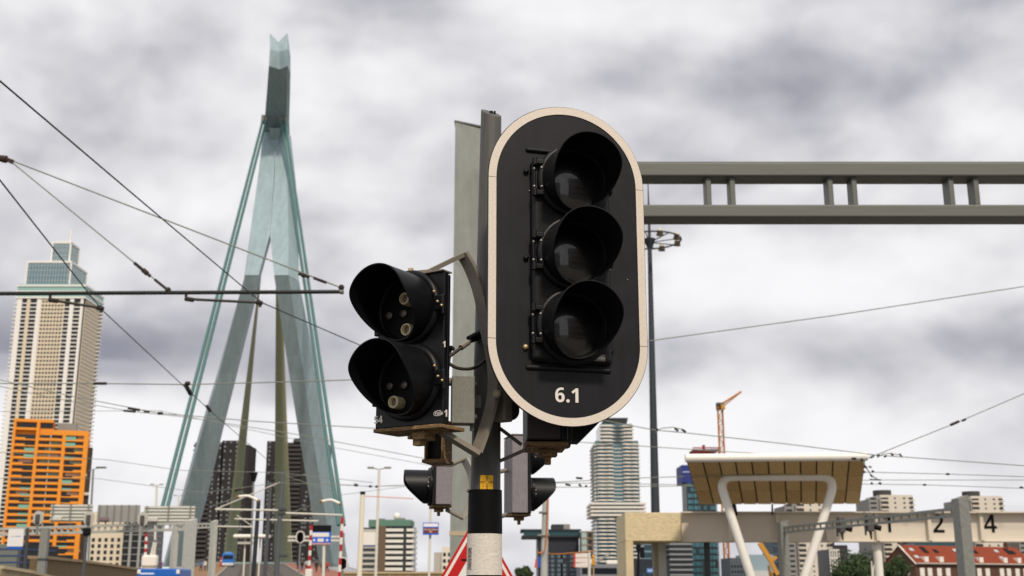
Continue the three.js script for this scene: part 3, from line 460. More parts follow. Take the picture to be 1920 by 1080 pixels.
{ // tall cream tower with stepped glass crown and spire
  const b = building('residential_tower', 'tall cream tower with a stepped glass crown and white spire', 25, 150, 487, 480, 22, { k: 1.9, vm: 640, category: 'tower' }), { g, w } = b, dz = b.depth;
  const cream = M(0xd8cab2, 0.85), wht = M(0xe8e6e0, 0.7), dark = M(0x23272a, 0.3), gl = M(0x6d8790, 0.15, { metalness: 0.3 }), glG = M(0x8fb5ae, 0.2);
  const ys = b.y(560), top = b.y(489);
  part(g, 'core', span(-w / 2, w / 2, 0, ys, -dz, 0), dark);
  const fl = 1.7, n = Math.floor(ys / fl), F_ = (a) => -w / 2 + w * a;                       // storeys: photograph shows about forty
  const piers = [[0, 0.075, wht], [0.15, 0.2, cream], [0.3, 0.36, wht], [0.36, 0.72, cream], [0.8, 0.86, wht], [0.96, 1, wht]];
  for (const [a, c, m] of piers) if (m === cream && c - a > 0.2) { // window wall: solid strips between openings
    part(g, 'wall_pier', span(F_(a), F_(c), 0, ys, 0.001, 0.25), m); panes(b, 'window', dark, row(F_(a) + 1, F_(c) - 1, 7), row(fl * 0.55, fl * (n - 0.45), n), 0.85, 0.85, 0.27); }
    else part(g, 'wall_pier', span(F_(a), F_(c), 0, ys, 0.001, 0.45), m);
  floors(b, 'floor_slab', wht, 0, fl, n, 0.4, 0.4, F_(0.075), F_(0.36)); floors(b, 'floor_slab', wht, 0, fl, n, 0.42, 0.4, F_(0.72), F_(1) - 0.5);
  part(g, 'flank_wall', span(w / 2 + 0.001, w / 2 + 0.3, 0, ys, -dz + 3, -1.8), cream);
  { const l = []; for (const z of row(-dz + 4.6, -3, 7)) for (let i = 0; i < n; i++) l.push(box(0.12, 0.9, 0.9, w / 2 + 0.28, fl * (i + 0.5), z)); stuff(g, 'flank_window', l, dark); }
  { const l = []; for (let i = 0; i < n; i++) l.push(span(-w / 2 - 1.3, -w / 2, fl * i, fl * i + 0.45, -6, 0.3), span(w / 2 - 0.2, w / 2 + 1.2, fl * i, fl * i + 0.45, -dz, -dz + 3)); stuff(g, 'corner_balcony', l, wht); }
  part(g, 'upper_storeys', span(-w / 2 - 0.4, w / 2 + 0.4, ys, b.y(533), -dz, 0.4), glG); for (let i = 0; i < 3; i++) part(g, 'floor_slab', span(-w / 2 - 0.8, w / 2 + 0.8, ys + i * 2.6, ys + i * 2.6 + 0.7, -dz, 0.8), wht);
  const crown = (u0, u1, v0, v1, z0, z1, m, r) => { const x0 = b.x(u0, v0), x1 = b.x(u1, v0), y0 = b.y(v0), y1 = b.y(v1), e = 0.55; part(g, 'crown_glass', span(x0 + 0.1, x1 - 0.1, y0, y1 - 0.1, z0, z1), m);
    part(g, 'crown_frame', [span(x0 - 0.1, x0 + e, y0, y1, z1 - 0.4, z1 + 0.15), span(x1 - e, x1 + 0.1, y0, y1, z1 - 0.4, z1 + 0.15), span(x0 - 0.1, x1 + 0.1, y1 - e, y1 + 0.3, z0, z1 + 0.18), span(x1 - e, x1 + 0.12, y0, y1, z0 - 0.1, z0 + 0.5)], wht);
    const l = []; for (const x of row(x0 + 1.4, x1 - 1.4, r)) l.push(span(x - 0.09, x + 0.09, y0, y1, z1, z1 + 0.08)); for (const y of row(y0 + 1.6, y1 - 1.6, 4)) l.push(span(x0, x1, y - 0.08, y + 0.08, z1, z1 + 0.07)); for (const z of row(z0 + 1.5, z1 - 1.5, r)) l.push(span(x1 - 0.12, x1 - 0.02, y0, y1, z - 0.09, z + 0.09)); stuff(g, 'crown_mullion', l, M(0xaeb8b8, 0.5)); };
  crown(46, 130, 532, 490, -19, -0.5, gl, 14); crown(86, 122, 489, 448, -15, -5, gl, 8);
  part(g, 'spire', rod(V(b.x(122, 448), b.y(448), -6), V(b.x(122, 448), b.y(421), -6), 0.5, 0.35, 8), wht);
}
{ // orange block
  const b = building('apartment_block', 'bright orange apartment block with rows of recessed dark balconies', 12, 157, 806, 300, 8, { k: 1.95, yaw: 0.3, vm: 930 }), { g, w } = b, org = M(0xe8932a, 0.75), dk = org, tl = M(0x7fb09c, 0.3);
  part(g, 'core', span(-w / 2 + 0.3, w / 2 - 0.3, 0, b.h - 0.3, -b.depth, -1.2), dk); part(g, 'side_wall', span(w / 2 - 0.2, w / 2 + 0.05, 0, b.h - 0.5, -b.depth, -0.15), org); part(g, 'stair_shaft', span(w / 2 + 0.06, w / 2 + 1.1, 0, b.y(835), -5, -2), M(0x40362f, 0.85));
  const X = (a) => -w / 2 + w * a, piers = [[0, 0.035], [0.305, 0.345], [0.655, 0.7], [0.94, 1]], top2 = b.y(789), xl = X(0.52);
  piers.forEach(([a, c], i) => part(g, 'pier', span(X(a), X(c), 0, i < 2 ? top2 : b.h, -1.3, 0.12), org));
  part(g, 'roof_edge', span(X(0.52), X(1), b.h - 1.3, b.h, -1.25, 0.14), org); part(g, 'roof_edge', span(X(0), X(0.52), top2 - 0.5, top2 + 0.25, -1.3, 0.14), org); part(g, 'penthouse', span(X(0), xl, b.h - 0.3, top2, -7, -1.3), dk); part(g, 'roof_plant', span(X(0.56), X(0.82), b.h, b.h + 2.2, -8, -3), mat.galv);
  const n = 24, dy = (b.h - 1.2) / n;
  for (let i = 0; i < n; i++) for (let k = 0; k < 3; k++) {
    const xa = X(piers[k][1]), xb = X(piers[k + 1][0]), y = i * dy, mid = xa + (xb - xa) * (k === 2 ? 0.55 : 0.5);
    part(g, 'floor_slab', span(xa, xb, y, y + 0.3, -1.2, 0), org);
    part(g, 'balcony_front', span(k === 0 ? xa : k === 2 ? mid : xa, k === 0 ? mid : xb, y + 0.3, y + 0.66, -0.16, -0.02), org);
    part(g, 'window', span(xa + 0.15, xb - 0.15, y + 0.34, y + dy - 0.06, -1.21, -1.14), mat.glassDark);
    if (k !== 1 && rnd() < 0.55) part(g, 'glass_balustrade', span(k === 0 ? mid : xa, k === 0 ? xb : mid, y + 0.32, y + (rnd() < 0.4 ? 1.2 : 0.72), -0.14, -0.06), tl);
    else if (k === 1) part(g, 'divider', span(mid - 0.12, mid + 0.12, y + 0.42, y + dy, -1.2, -0.3), M(0xb9b2a8, 0.8));
    if (rnd() < 0.35) part(g, 'window_blind', span(xa + rnd() * 4, xa + 4 + rnd() * 3, y + 0.8, y + dy - 0.1, -1.139, -1.08), rnd() < 0.5 ? tl : M(0xcfc7b8, 0.8));
  }
  for (const [a, c] of [[0.045, 0.295], [0.355, 0.51]]) part(g, 'window', span(X(a), X(c), b.h + 0.5, top2 - 0.6, -1.31, -1.22), mat.glassDark);
  const k2 = part(g, 'upper_slab', span(X(0.035), X(0.305), b.h - 0.2, b.h + 0.4, -1.2, 0), org);
}
{ // low cream office and dark grid annexe behind the sign gantry
  const b = building('office_block', 'low cream office block with small square windows', 166, 229, 960, 290, 14, { k: 1.9, vm: 1030 }); core(b, 'wall', M(0xd9ccb4, 0.9));
  const n = 5; for (const x of row(b.w * -0.38, b.w * 0.38, n)) for (let i = 0; i < 7; i++) part(b.g, 'window', span(x - 0.38, x + 0.38, 2 + i * 1.48, 2.9 + i * 1.48, -0.2, 0.04), mat.glassDark);
  const c = building('office_block', 'dark glazed annexe with a pale grid of balconies', 230, 273, 962, 288, 14, { k: 1.9, vm: 1030 }); core(c, 'core', M(0x16181a, 0.3));
  for (let i = 0; i < 10; i++) part(c.g, 'floor_slab', span(-c.w / 2 - 0.1, c.w / 2 + 0.1, i * 1.55, i * 1.55 + 0.16, -c.depth, 0.2), M(0x9a9a98, 0.8)); for (const x of row(-c.w * 0.18, c.w * 0.22, 2)) part(c.g, 'mullion', span(x - 0.3, x + 0.3, 0, c.h, 0, 0.3), M(0x9a9a98, 0.8));
  const d = building('terminal_building', 'low blue and grey striped building behind the orange block', -30, 42, 1020, 130, 10, { vm: 1050 }); core(d, 'wall', M(0x9aa39a, 0.8));
  for (const v of [1031, 1043.5, 1056, 1068]) part(d.g, 'blue_band', span(-d.w / 2 - 0.05, d.w / 2 + 0.05, d.y(v), d.y(v - 3), -9, 0.06), M(0x2f4570, 0.6)); { const l = []; for (const x of row(-d.w / 2 + 0.3, d.w / 2 - 0.3, 30)) l.push(span(x - 0.03, x + 0.03, 0, d.h - 0.05, 0, 0.05)); stuff(d.g, 'louvre', l, mat.galvDark); } part(d.g, 'end_wall', span(d.w / 2 - 0.6, d.w / 2 + 0.02, 0, d.h, -10, 0.04), M(0x25282f, 0.8));
}
// twin dark towers behind the bridge
function darkTower(label, cols, D, group) {
  const u0 = cols[0][0], u1 = cols[cols.length - 1][1], b = building('apartment_tower', label, u0, u1, Math.min(...cols.map((c) => c[2])), D, 24, { k: 1.3, vm: 930, category: 'tower' }), dk = M(0x302d2d, 0.9), dd = M(0x19191b, 0.4), pale = M(0x7e8488, 0.25), sl = M(0x4a4545, 0.9);
  for (const [a, c, v, kind] of cols) {
    const x0 = b.x(a), x1 = b.x(c), h = b.y(v), n = Math.floor(h / 2.35), dy = h / n; part(b.g, 'wing', span(x0, x1, 0, h, -b.depth + (kind ? 2 : 0), kind ? -2 : 0), kind === 2 ? dk : dd);
    if (kind === 1) for (let i = 0; i < n; i++) { part(b.g, 'balcony_slab', span(x0 + 0.02, x1 - 0.02, i * dy, i * dy + 0.95, -2, 0.4), sl); }
    else if (kind === 0) { for (let i = 0; i < n; i++) part(b.g, 'floor_band', span(x0 - 0.05, x1 + 0.05, i * dy, i * dy + 0.9, -1, 0.3), dk); const l = []; const m = Math.max(2, Math.round((x1 - x0) / 3)); for (const x of row(x0 + 1.2, x1 - 1.2, m)) for (let i = 0; i < n; i++) if (rnd() < 0.85) l.push(box(0.9, 1.0, 0.1, x, i * dy + 1.6, 0.02)); stuff(b.g, 'window', l, pale); for (const x of row(x0, x1, m + 1)) part(b.g, 'pier', span(x - 0.3, x + 0.3, 0, h, -1, 0.32), dk); }
    else { const l = []; for (const x of row(x0 + 2, x1 - 2, 3)) for (let i = 0; i < n; i++) if (rnd() < 0.6) l.push(box(1.1, 1.0, 0.1, x, i * dy + 1.4, kind ? -1.97 : 0.02)); stuff(b.g, 'window', l, pale); }
  } return b; }
darkTower('dark brown apartment tower seen through the left legs of the bridge pylon', [[357, 374, 829, 1], [374, 392, 830, 1], [392, 412, 829, 0], [412, 443, 826, 0], [443, 459, 833, 2]], 620);
darkTower('dark brown apartment tower beyond the right pylon leg and the blue road sign', [[497, 518, 827, 0], [518, 545, 829, 1], [545, 561, 821, 1], [561, 580, 829, 2], [580, 597, 830, 0], [597, 607, 829, 1]], 640);
{ // white slab with dark window bands and green rooftop
  const b = building('apartment_slab', 'white banded apartment slab with green rooftop storey and a large white banner', 711, 775, 986, 300, 12, { k: 2.2, vm: 1030 }), wht = M(0xe2dfd6, 0.8); core(b, 'core', M(0x1d2326, 0.25), 0.3);
  const n = 11, dy = b.h / n; for (let i = 0; i < n; i++) part(b.g, 'spandrel', span(-b.w / 2 + 1.6, b.w / 2, i * dy, i * dy + dy * 0.52, -b.depth, 0.1), wht);
  part(b.g, 'brown_pier', span(-b.w / 2 - 0.2, -b.w / 2 + 1.6, 0, b.h, -b.depth, 0.16), M(0x6b5a48, 0.9)); part(b.g, 'stair_strip', span(b.w * 0.2, b.w * 0.29, 0, b.h - 0.5, 0, 0.14), M(0x2b2f30, 0.5)); part(b.g, 'roof_storey', span(-b.w * 0.85, b.w * 0.4, b.h - 0.2, b.y(974), -b.depth, -1), M(0x5e8271, 0.8));
  part(b.g, 'side_wing', span(-b.w / 2 - 4.4, -b.w / 2 - 0.21, 0, b.h - 0.4, -b.depth, -0.6), M(0x3a3f40, 0.5)); for (let i = 0; i < n; i++) part(b.g, 'side_band', span(-b.w / 2 - 4.5, -b.w / 2 - 0.22, i * dy, i * dy + dy * 0.4, -b.depth, -0.4), M(0xbdbab2, 0.8));
  part(b.g, 'roof_plant', [span(-1, 1.6, b.y(974), b.y(970), -6, -3), span(-5, -3.6, b.y(974), b.y(971), -6, -3)], mat.galv); part(b.g, 'satellite_dome', new THREE.SphereGeometry(0.9, 14, 10), mat.white, -0.5, b.y(970) + 0.5, -5);
  part(b.g, 'banner', span(b.x(680), b.x(706), b.y(1022), b.y(997), -0.38, -0.3), mat.white); part(b.g, 'banner_edge', span(b.x(680), b.x(706), b.y(1024.5), b.y(1022.2), -0.38, -0.3), M(0x2c3f86, 0.7));
  const c = building('apartment_slab', 'small cream apartment building behind the warning triangle', 828, 866, 1025, 330, 12, { k: 1.7, vm: 1050 }); core(c, 'wall', M(0xddd4c4, 0.9)); part(c.g, 'wing', span(-c.w / 2 - 2.2, -c.w / 2 - 0.01, 0, c.h * 0.86, -10, -1), M(0xb4afa6, 0.9)); for (const x of row(-c.w * 0.36, c.w * 0.36, 4)) for (let i = 0; i < 5; i++) part(c.g, 'window', span(x - 0.4, x + 0.4, 1.2 + i * 1.75, 2.2 + i * 1.75, -0.1, 0.04), mat.glassDark);
}
{ // white tower with wavy balconies
  const b = building('residential_tower', 'white tower with wavy balcony bands behind the concrete frame', 1115, 1203, 826, 450, 26, { k: 2.25, vm: 940, category: 'tower' }), { g, w } = b, gl = M(0x4f707a, 0.15, { metalness: 0.3 }), wht = M(0xe2ddd4, 0.8), dk = M(0x22292d, 0.3);
  part(g, 'core', span(-w / 2 + 0.6, w / 2 - 0.6, 0, b.h, -b.depth, -1), gl);
  const tx = w * 0.37, th = b.y(794); part(g, 'upper_core', span(-tx + 0.4, tx - 0.4, b.h, th, -b.depth + 2, -1.2), gl); part(g, 'crown', hull([[V(-tx * 0.62, th, -1.4), V(tx * 0.62, th, -1.4), V(tx * 0.62, th, -14), V(-tx * 0.62, th, -14)], [V(-tx * 0.7, b.y(783), -0.6), V(tx * 0.7, b.y(783), -0.6), V(tx * 0.7, b.y(783), -15), V(-tx * 0.7, b.y(783), -15)]]), M(0x33383a, 0.7));
  const dy = 1.42, n = Math.floor(b.h / dy);
  const band = (x0, x1, y, h, amp) => { const q = [], N = 10, lo = [], hi = []; for (let i = 0; i <= N; i++) { const x = x0 + (x1 - x0) * i / N, z = 0.2 + amp * Math.sin(Math.PI * i / N); q.push([x, z]); } const ring = (yy) => [...q.map(([x, z]) => V(x, yy, z)), V(x1, yy, -1.2), V(x0, yy, -1.2)]; return hull([ring(y), ring(y + h)]); };
  for (let i = 0; i < n; i++) {
    const y = i * dy, wide = y > b.y(972) && y < b.y(946);
    if (wide) { part(g, 'floor_slab', span(-w / 2 - 1.6, w / 2 + 1.6, y, y + 0.75, -b.depth, 1.2), wht); continue; }
    part(g, 'balcony_band', band(-w * 0.44, -w * 0.27, y, 0.52, 0.9), wht); part(g, 'balcony_band', band(-w * 0.27, -w * 0.08, y, 0.52, 1.05), wht); part(g, 'balcony_band', band(w * 0.12, w * 0.28, y, 0.52, 1.05), wht); part(g, 'balcony_band', band(w * 0.28, w * 0.44, y, 0.52, 0.9), wht);
    part(g, 'floor_edge', span(-w / 2, w / 2, y, y + 0.28, -b.depth, -0.9), wht);
  }
  for (let y = n * dy; y < th; y += dy) { part(g, 'balcony_band', band(-tx, -tx * 0.25, y, 0.6, 0.9), wht); part(g, 'balcony_band', band(tx * 0.4, tx, y, 0.6, 0.9), wht); part(g, 'floor_edge', band(-tx * 0.25, tx * 0.4, y, 0.45, -0.4), wht); }
}
{ // dark office with cantilevered top floor
  const b = building('office_block', 'dark blue office with an overhanging glazed top floor', 1008, 1086, 1008, 350, 20, { k: 1.8, vm: 1040 }), { g, w } = b, dk = M(0x20242e, 0.5), gl = M(0x2f5a5e, 0.15, { metalness: 0.3 }), win = M(0x5c6f7c, 0.2);
  part(g, 'wall', span(-w / 2, w / 2, 0, b.h, -b.depth, 0), dk); const x0 = b.x(978), x1 = b.x(1089), y0 = b.y(1006), y1 = b.y(993.5);
  part(g, 'glazed_storey', span(x0 + 0.6, x1 - 0.2, y0 + 0.25, y1 - 0.2, -b.depth, 0.8), gl); part(g, 'storey_floor', span(x0, x1, y0 - 0.25, y0 + 0.3, -b.depth, 1.2), dk); part(g, 'roof_slab', span(x0 - 0.3, x1 + 0.2, y1 - 0.25, y1 + 0.15, -b.depth, 1.4), dk); part(g, 'roof_house', span(b.x(1036), b.x(1070), y1 + 0.15, b.y(982), -14, -3), M(0x30343c, 0.7)); part(g, 'roof_parapet', span(b.x(1058), b.x(1070.3), y1 + 0.16, b.y(982.4), -13, -2.9), M(0x8b8880, 0.8));
  const l = []; for (const x of row(x0 + 1.2, x1 - 0.8, 26)) l.push(span(x - 0.06, x + 0.06, y0 + 0.3, y1 - 0.25, 0.8, 0.9)); stuff(g, 'mullion', l, dk);
  for (const [u, s] of [[1026, 0.9], [1036, 0.9], [1050, 1.6], [1056, 1.6], [1072, 0.9], [1078, 0.9], [1084, 0.9]]) for (let i = 0; i < 7; i++) if (rnd() < 0.9) part(g, 'window', box(s, 0.85, 0.1, b.x(u), 0.9 + i * 1.28, 0.02), win);
  const c = building('apartment_block', 'narrow brown and glass block wedged beside the dark blue office', 1091, 1113, 996, 380, 12, { k: 1.6, vm: 1030 }); core(c, 'wall', M(0x6f5d48, 0.9)); part(c.g, 'glass_front', span(-c.w / 2 - 0.05, -c.w * 0.08, 0, c.h - 0.4, -1, 0.1), M(0x9fb3b0, 0.2)); for (let i = 0; i < 8; i++) { part(c.g, 'floor_slab', span(-c.w / 2 - 0.1, c.w * 0.1, i * 2.1, i * 2.1 + 0.45, -1, 0.25), M(0x8d8576, 0.8)); part(c.g, 'loggia', box(1.1, 1.3, 0.1, c.w * 0.22, i * 2.1 + 1.2, 0.02), mat.glassDark); }
  const d = building('industrial_hall', 'low grey quay shed with white roof pipes beside the white tower', 1088, 1160, 1058, 200, 12, { vm: 1068 }); core(d, 'wall', M(0x7d8086, 0.8)); part(d.g, 'window_band', span(-d.w / 2 + 0.3, d.w / 2 - 0.3, d.h - 1.6, d.h - 0.6, 0, 0.05), mat.glassDark); part(d.g, 'roof_pipe', rod(V(-1, d.h, -3), V(2.2, d.h + 1.8, -4), 0.18), mat.galv); part(d.g, 'roof_tank', rbox(2.4, 0.7, 1, 0.2, 2.6, d.h + 0.36, -3), mat.white); part(d.g, 'roof_tank', rbox(1.2, 0.9, 1, 0.2, -1.6, d.h + 0.46, -3), mat.white);
}
{ // tower under construction with red climbing formwork and its crane
  const b = building('tower_under_construction', 'blue glass tower under construction with red formwork on top', 1290, 1345, 900, 430, 14, { k: 1.6, vm: 980, category: 'tower' }), { g, w } = b;
  core(b, 'core', M(0x1e3038, 0.4), 0.2); const n = Math.floor(b.h / 2.2); const l = []; for (const x of row(-w / 2 + 0.8, w / 2 - 0.8, 9)) for (let i = 0; i < n; i++) if (rnd() < 0.92) l.push(box(0.95, 1.45, 0.1, x, i * 2.2 + 1, 0.02)); stuff(g, 'glass_panel', l, M(0x4b7a84, 0.15, { metalness: 0.3 })); for (const x of row(-w / 2, w / 2, 6)) part(g, 'facade_fin', span(x - 0.12, x + 0.12, 0, b.h, -0.2, 0.12), M(0x27363c, 0.6));
  const bl = b.x(1278, 880), yb = b.y(905), yt = b.y(872); part(g, 'blue_screen', span(bl, bl + w + 1.4, yb, yt, -b.depth, 0.5), M(0x1a2a78, 0.6)); part(g, 'screen_lettering', span(bl + 0.3, bl + 4, b.y(886), b.y(884), 0.5, 0.55), M(0xaab4d8, 0.6));
  part(g, 'raised_core', span(w * 0.02, w * 0.44, yt, b.y(850), -9, -3), M(0x77716c, 0.9)); const fr = M(0x9c2428, 0.6), fx0 = b.x(1300, 850), fx1 = b.x(1347, 850); part(g, 'formwork_deck', span(fx0, fx1, b.y(846), b.y(842.5), -10, 0), M(0x5a1c1e, 0.7)); for (const x of row(fx0, fx1, 14)) part(g, 'formwork_post', span(x - 0.12, x + 0.12, b.y(850), b.y(838.5), -0.3, 0), fr); part(g, 'formwork_rail', span(fx0, fx1, b.y(840), b.y(838.5), -0.4, 0.1), fr); part(g, 'formwork_mast', span((fx0 + fx1) / 2 - 0.5, (fx0 + fx1) / 2 + 0.5, b.y(850), b.y(832), -5, -4), fr);
  const D = 425, K = 1.6, o = V(xAt(1356, 900, D), 0, -D), c = thing('tower_crane', 'orange lattice tower crane beside the unfinished tower', 'crane', V(o.x * K, EYE * (1 - K), o.z * K)), org = M(0xb5742c, 0.6); const y1 = yAt(760, D), s = 0.85; c.scale.setScalar(K);
  for (const [a, e] of [[-1, -1], [1, -1], [1, 1], [-1, 1]]) part(c, 'mast_leg', rod(V(a * s, 0, e * s), V(a * s, y1, e * s), 0.2, 0.2, 5), org); const br = []; for (let y = 0, k = 1; y < y1 - 2; y += 2, k = -k) br.push(rod(V(-s * k, y, s), V(s * k, y + 2, s), 0.11, 0.11, 4), rod(V(-s * k, y, -s), V(s * k, y + 2, -s), 0.11, 0.11, 4), rod(V(s, y, -s * k), V(s, y + 2, s * k), 0.11, 0.11, 4), rod(V(-s, y, s), V(s, y, s), 0.11, 0.11, 4)); stuff(c, 'mast_lattice', br, org);
  const L = (u, v) => P(u, v, D).sub(o); part(c, 'jib', [rod(L(1352, 758), L(1390, 734), 0.35, 0.3, 5), rod(L(1353, 761).add(V(0, -0.6, 0.6)), L(1390, 735), 0.25, 0.2, 5), ...row(0.1, 0.9, 9).map((t) => rod(L(1352, 758).lerp(L(1390, 734), t), L(1353, 761).lerp(L(1390, 735), t + 0.06), 0.14, 0.14, 4))], org); part(c, 'counter_jib', [rod(L(1357, 757), L(1346, 763), 0.4, 0.4, 5), rbox(1.6, 1.8, 1.6, 0.1, L(1347, 762).x, L(1347, 764).y, 0)], M(0x3f3a36, 0.7)); part(c, 'cab', rbox(1.5, 1.8, 1.6, 0.15, L(1354, 765).x, L(1354, 764).y, 1.4), M(0xb98a3a, 0.5)); part(c, 'slewing_ring', rbox(2.6, 1, 2.6, 0.1, 0, y1 + 0.4, 0), M(0x4c4640, 0.7));
}
// pale residential blocks behind the tram shelter
function paleBlock(label, u0, u1, v, D, cap, group) {
  const b = building('residential_tower', label, u0, u1, v, D, 16, { k: 2, vm: 1000, category: 'tower', group }), { g, w } = b, wl = M(0xd2cabc, 0.9), gr = M(0x8f8d8b, 0.9), dk = M(0x24282b, 0.4);
  part(g, 'wall', span(-w / 2 + w * 0.24, w / 2, 0, b.h, -b.depth, 0), wl); part(g, 'grey_wing', span(-w / 2, -w / 2 + w * 0.239, 0, b.h - 1.2, -b.depth, -1.2), gr);
  const dy = 1.47, n = Math.floor((b.h - 1) / dy); for (let i = 0; i < n; i++) { const y = b.h - 1.4 - i * dy; part(g, 'balcony', span(-w * 0.25, -w * 0.08, y - 0.55, y - 0.1, 0, 0.6), wl); part(g, 'balcony_opening', span(-w * 0.25, -w * 0.07, y, y + 0.62, -0.3, 0.04), dk); part(g, 'grey_opening', span(-w * 0.47, -w * 0.33, y, y + 0.65, -1.5, -1.16), dk); part(g, 'window', span(w * 0.06, w * 0.1, y + 0.05, y + 0.6, -0.3, 0.04), dk); part(g, 'window', span(w * 0.27, w * 0.32, y + 0.05, y + 0.6, -0.3, 0.04), dk); part(g, 'window', span(w * 0.4, w * 0.5 + 0.05, y, y + 0.6, -1.4, 0.05), dk); part(g, 'corner_balcony', span(w * 0.44, w * 0.53, y - 0.5, y - 0.1, -1.5, 0.6), wl); }
  if (cap) part(g, 'roof_drum', new THREE.CylinderGeometry(w * 0.21, w * 0.21, 1.9, 20), M(0x3b3a38, 0.8), -w * 0.05, b.h + 0.96, -7); return b; }
paleBlock('pale residential block seen behind the white slanting shelter leg', 1476, 1556, 940, 350, false);
paleBlock('pale residential tower with dark roof drum above the digits 1 and 2', 1636, 1717, 928, 380, true); 
paleBlock('pale residential tower with dark roof drum above the digit 4', 1808, 1886, 930, 385, true);
paleBlock('pale residential tower mostly cut off beyond the digit 4', 1912, 1990, 995, 390, false);
{
  const bl = (name, label, u0, u1, v, D, m, f) => { const b = building(name, label, u0, u1, v, D, 14, { k: 1.7, vm: 1040 }); core(b, 'wall', m); f && f(b); return b; };
  bl('office_block', 'black and white banded office glimpsed under the concrete frame', 1256, 1298, 1000, 380, M(0x1d2228, 0.4), (b) => { for (let i = 0; i < 12; i++) part(b.g, 'floor_band', span(-b.w / 2 - 0.1, b.w / 2 + 0.1, i * 1.6, i * 1.6 + 0.5, -b.depth, 0.2), M(0x8e9294, 0.8)); });
  bl('office_block', 'blue glass office glimpsed beside the lamp mast inside the concrete frame', 1208, 1246, 1005, 390, M(0x2c4450, 0.25), (b) => { for (let i = 0; i < 7; i++) part(b.g, 'floor_band', span(-b.w / 2 - 0.1, b.w / 2 + 0.1, i * 2.4 + 1, i * 2.4 + 1.7, -b.depth, 0.15), M(0x6f8a96, 0.5)); });
  bl('office_block', 'low navy block at the foot of the blue glass office', 1190, 1255, 1048, 300, M(0x18222e, 0.5), (b) => { for (const x of row(-b.w * 0.4, b.w * 0.4, 6)) part(b.g, 'window', box(0.7, 1.2, 0.1, x, 3, 0.02), M(0x2d4452, 0.2)); });
  bl('office_block', 'slate grey office left of the yellow excavator', 1368, 1398, 1046, 320, M(0x4d565e, 0.8), (b) => { for (const x of row(-b.w * 0.38, b.w * 0.38, 5)) for (let i = 0; i < 4; i++) part(b.g, 'window', box(0.5, 0.7, 0.1, x, 1.2 + i * 1.4, 0.02), mat.glassDark); });
  bl('office_block', 'pale blue sheet-clad hall behind the yellow excavator', 1397, 1450, 1040, 330, M(0x8fa3ab, 0.5), (b) => { for (const x of row(-b.w / 2 + 0.5, b.w / 2 - 0.5, 18)) part(b.g, 'cladding_rib', span(x - 0.05, x + 0.05, 0, b.h, 0, 0.06), M(0x8fa3ab, 0.5)); part(b.g, 'lower_store', span(-b.w * 0.3, b.w * 0.3, 0, b.h * 0.5, 0.1, 3), M(0xc4c4c2, 0.8)); });
  bl('office_block', 'navy tower strip behind the far gantry post', 1450, 1470, 1010, 335, M(0x2a3844, 0.3), (b) => { for (let i = 0; i < 6; i++) part(b.g, 'floor_band', span(-b.w / 2 - 0.05, b.w / 2 + 0.05, i * 2.2, i * 2.2 + 0.4, -b.depth, 0.1), M(0x44586a, 0.5)); });
  bl('office_block', 'white framed office with tall windows between the pale block and the tree', 1556, 1573, 1030, 340, M(0x2a3036, 0.3), (b) => { for (const x of row(-b.w / 2, b.w / 2, 5)) part(b.g, 'frame', span(x - 0.14, x + 0.14, 0, b.h, 0, 0.2), mat.frameWhite); for (let i = 0; i < 5; i++) part(b.g, 'frame', span(-b.w / 2, b.w / 2, b.h - 0.3 - i * 2.2, b.h - i * 2.2, 0, 0.22), mat.frameWhite); });
  bl('office_block', 'dark purple office behind the tree, under the numbered beam', 1552, 1590, 1022, 420, M(0x2b2530, 0.6), (b) => { part(b.g, 'roof_box', span(-b.w / 2, -b.w * 0.1, b.h, b.h + 4, -8, -1), M(0x2b2530, 0.6)); });
  bl('office_block', 'teal glass office strip behind the orange roofs', 1716, 1800, 1014, 420, M(0x2f565e, 0.2, { metalness: 0.3 }), (b) => { for (let i = 0; i < 8; i++) part(b.g, 'floor_band', span(-b.w / 2, b.w / 2, i * 2.1, i * 2.1 + 0.5, -b.depth, 0.15), M(0x5c7a80, 0.5)); });
}
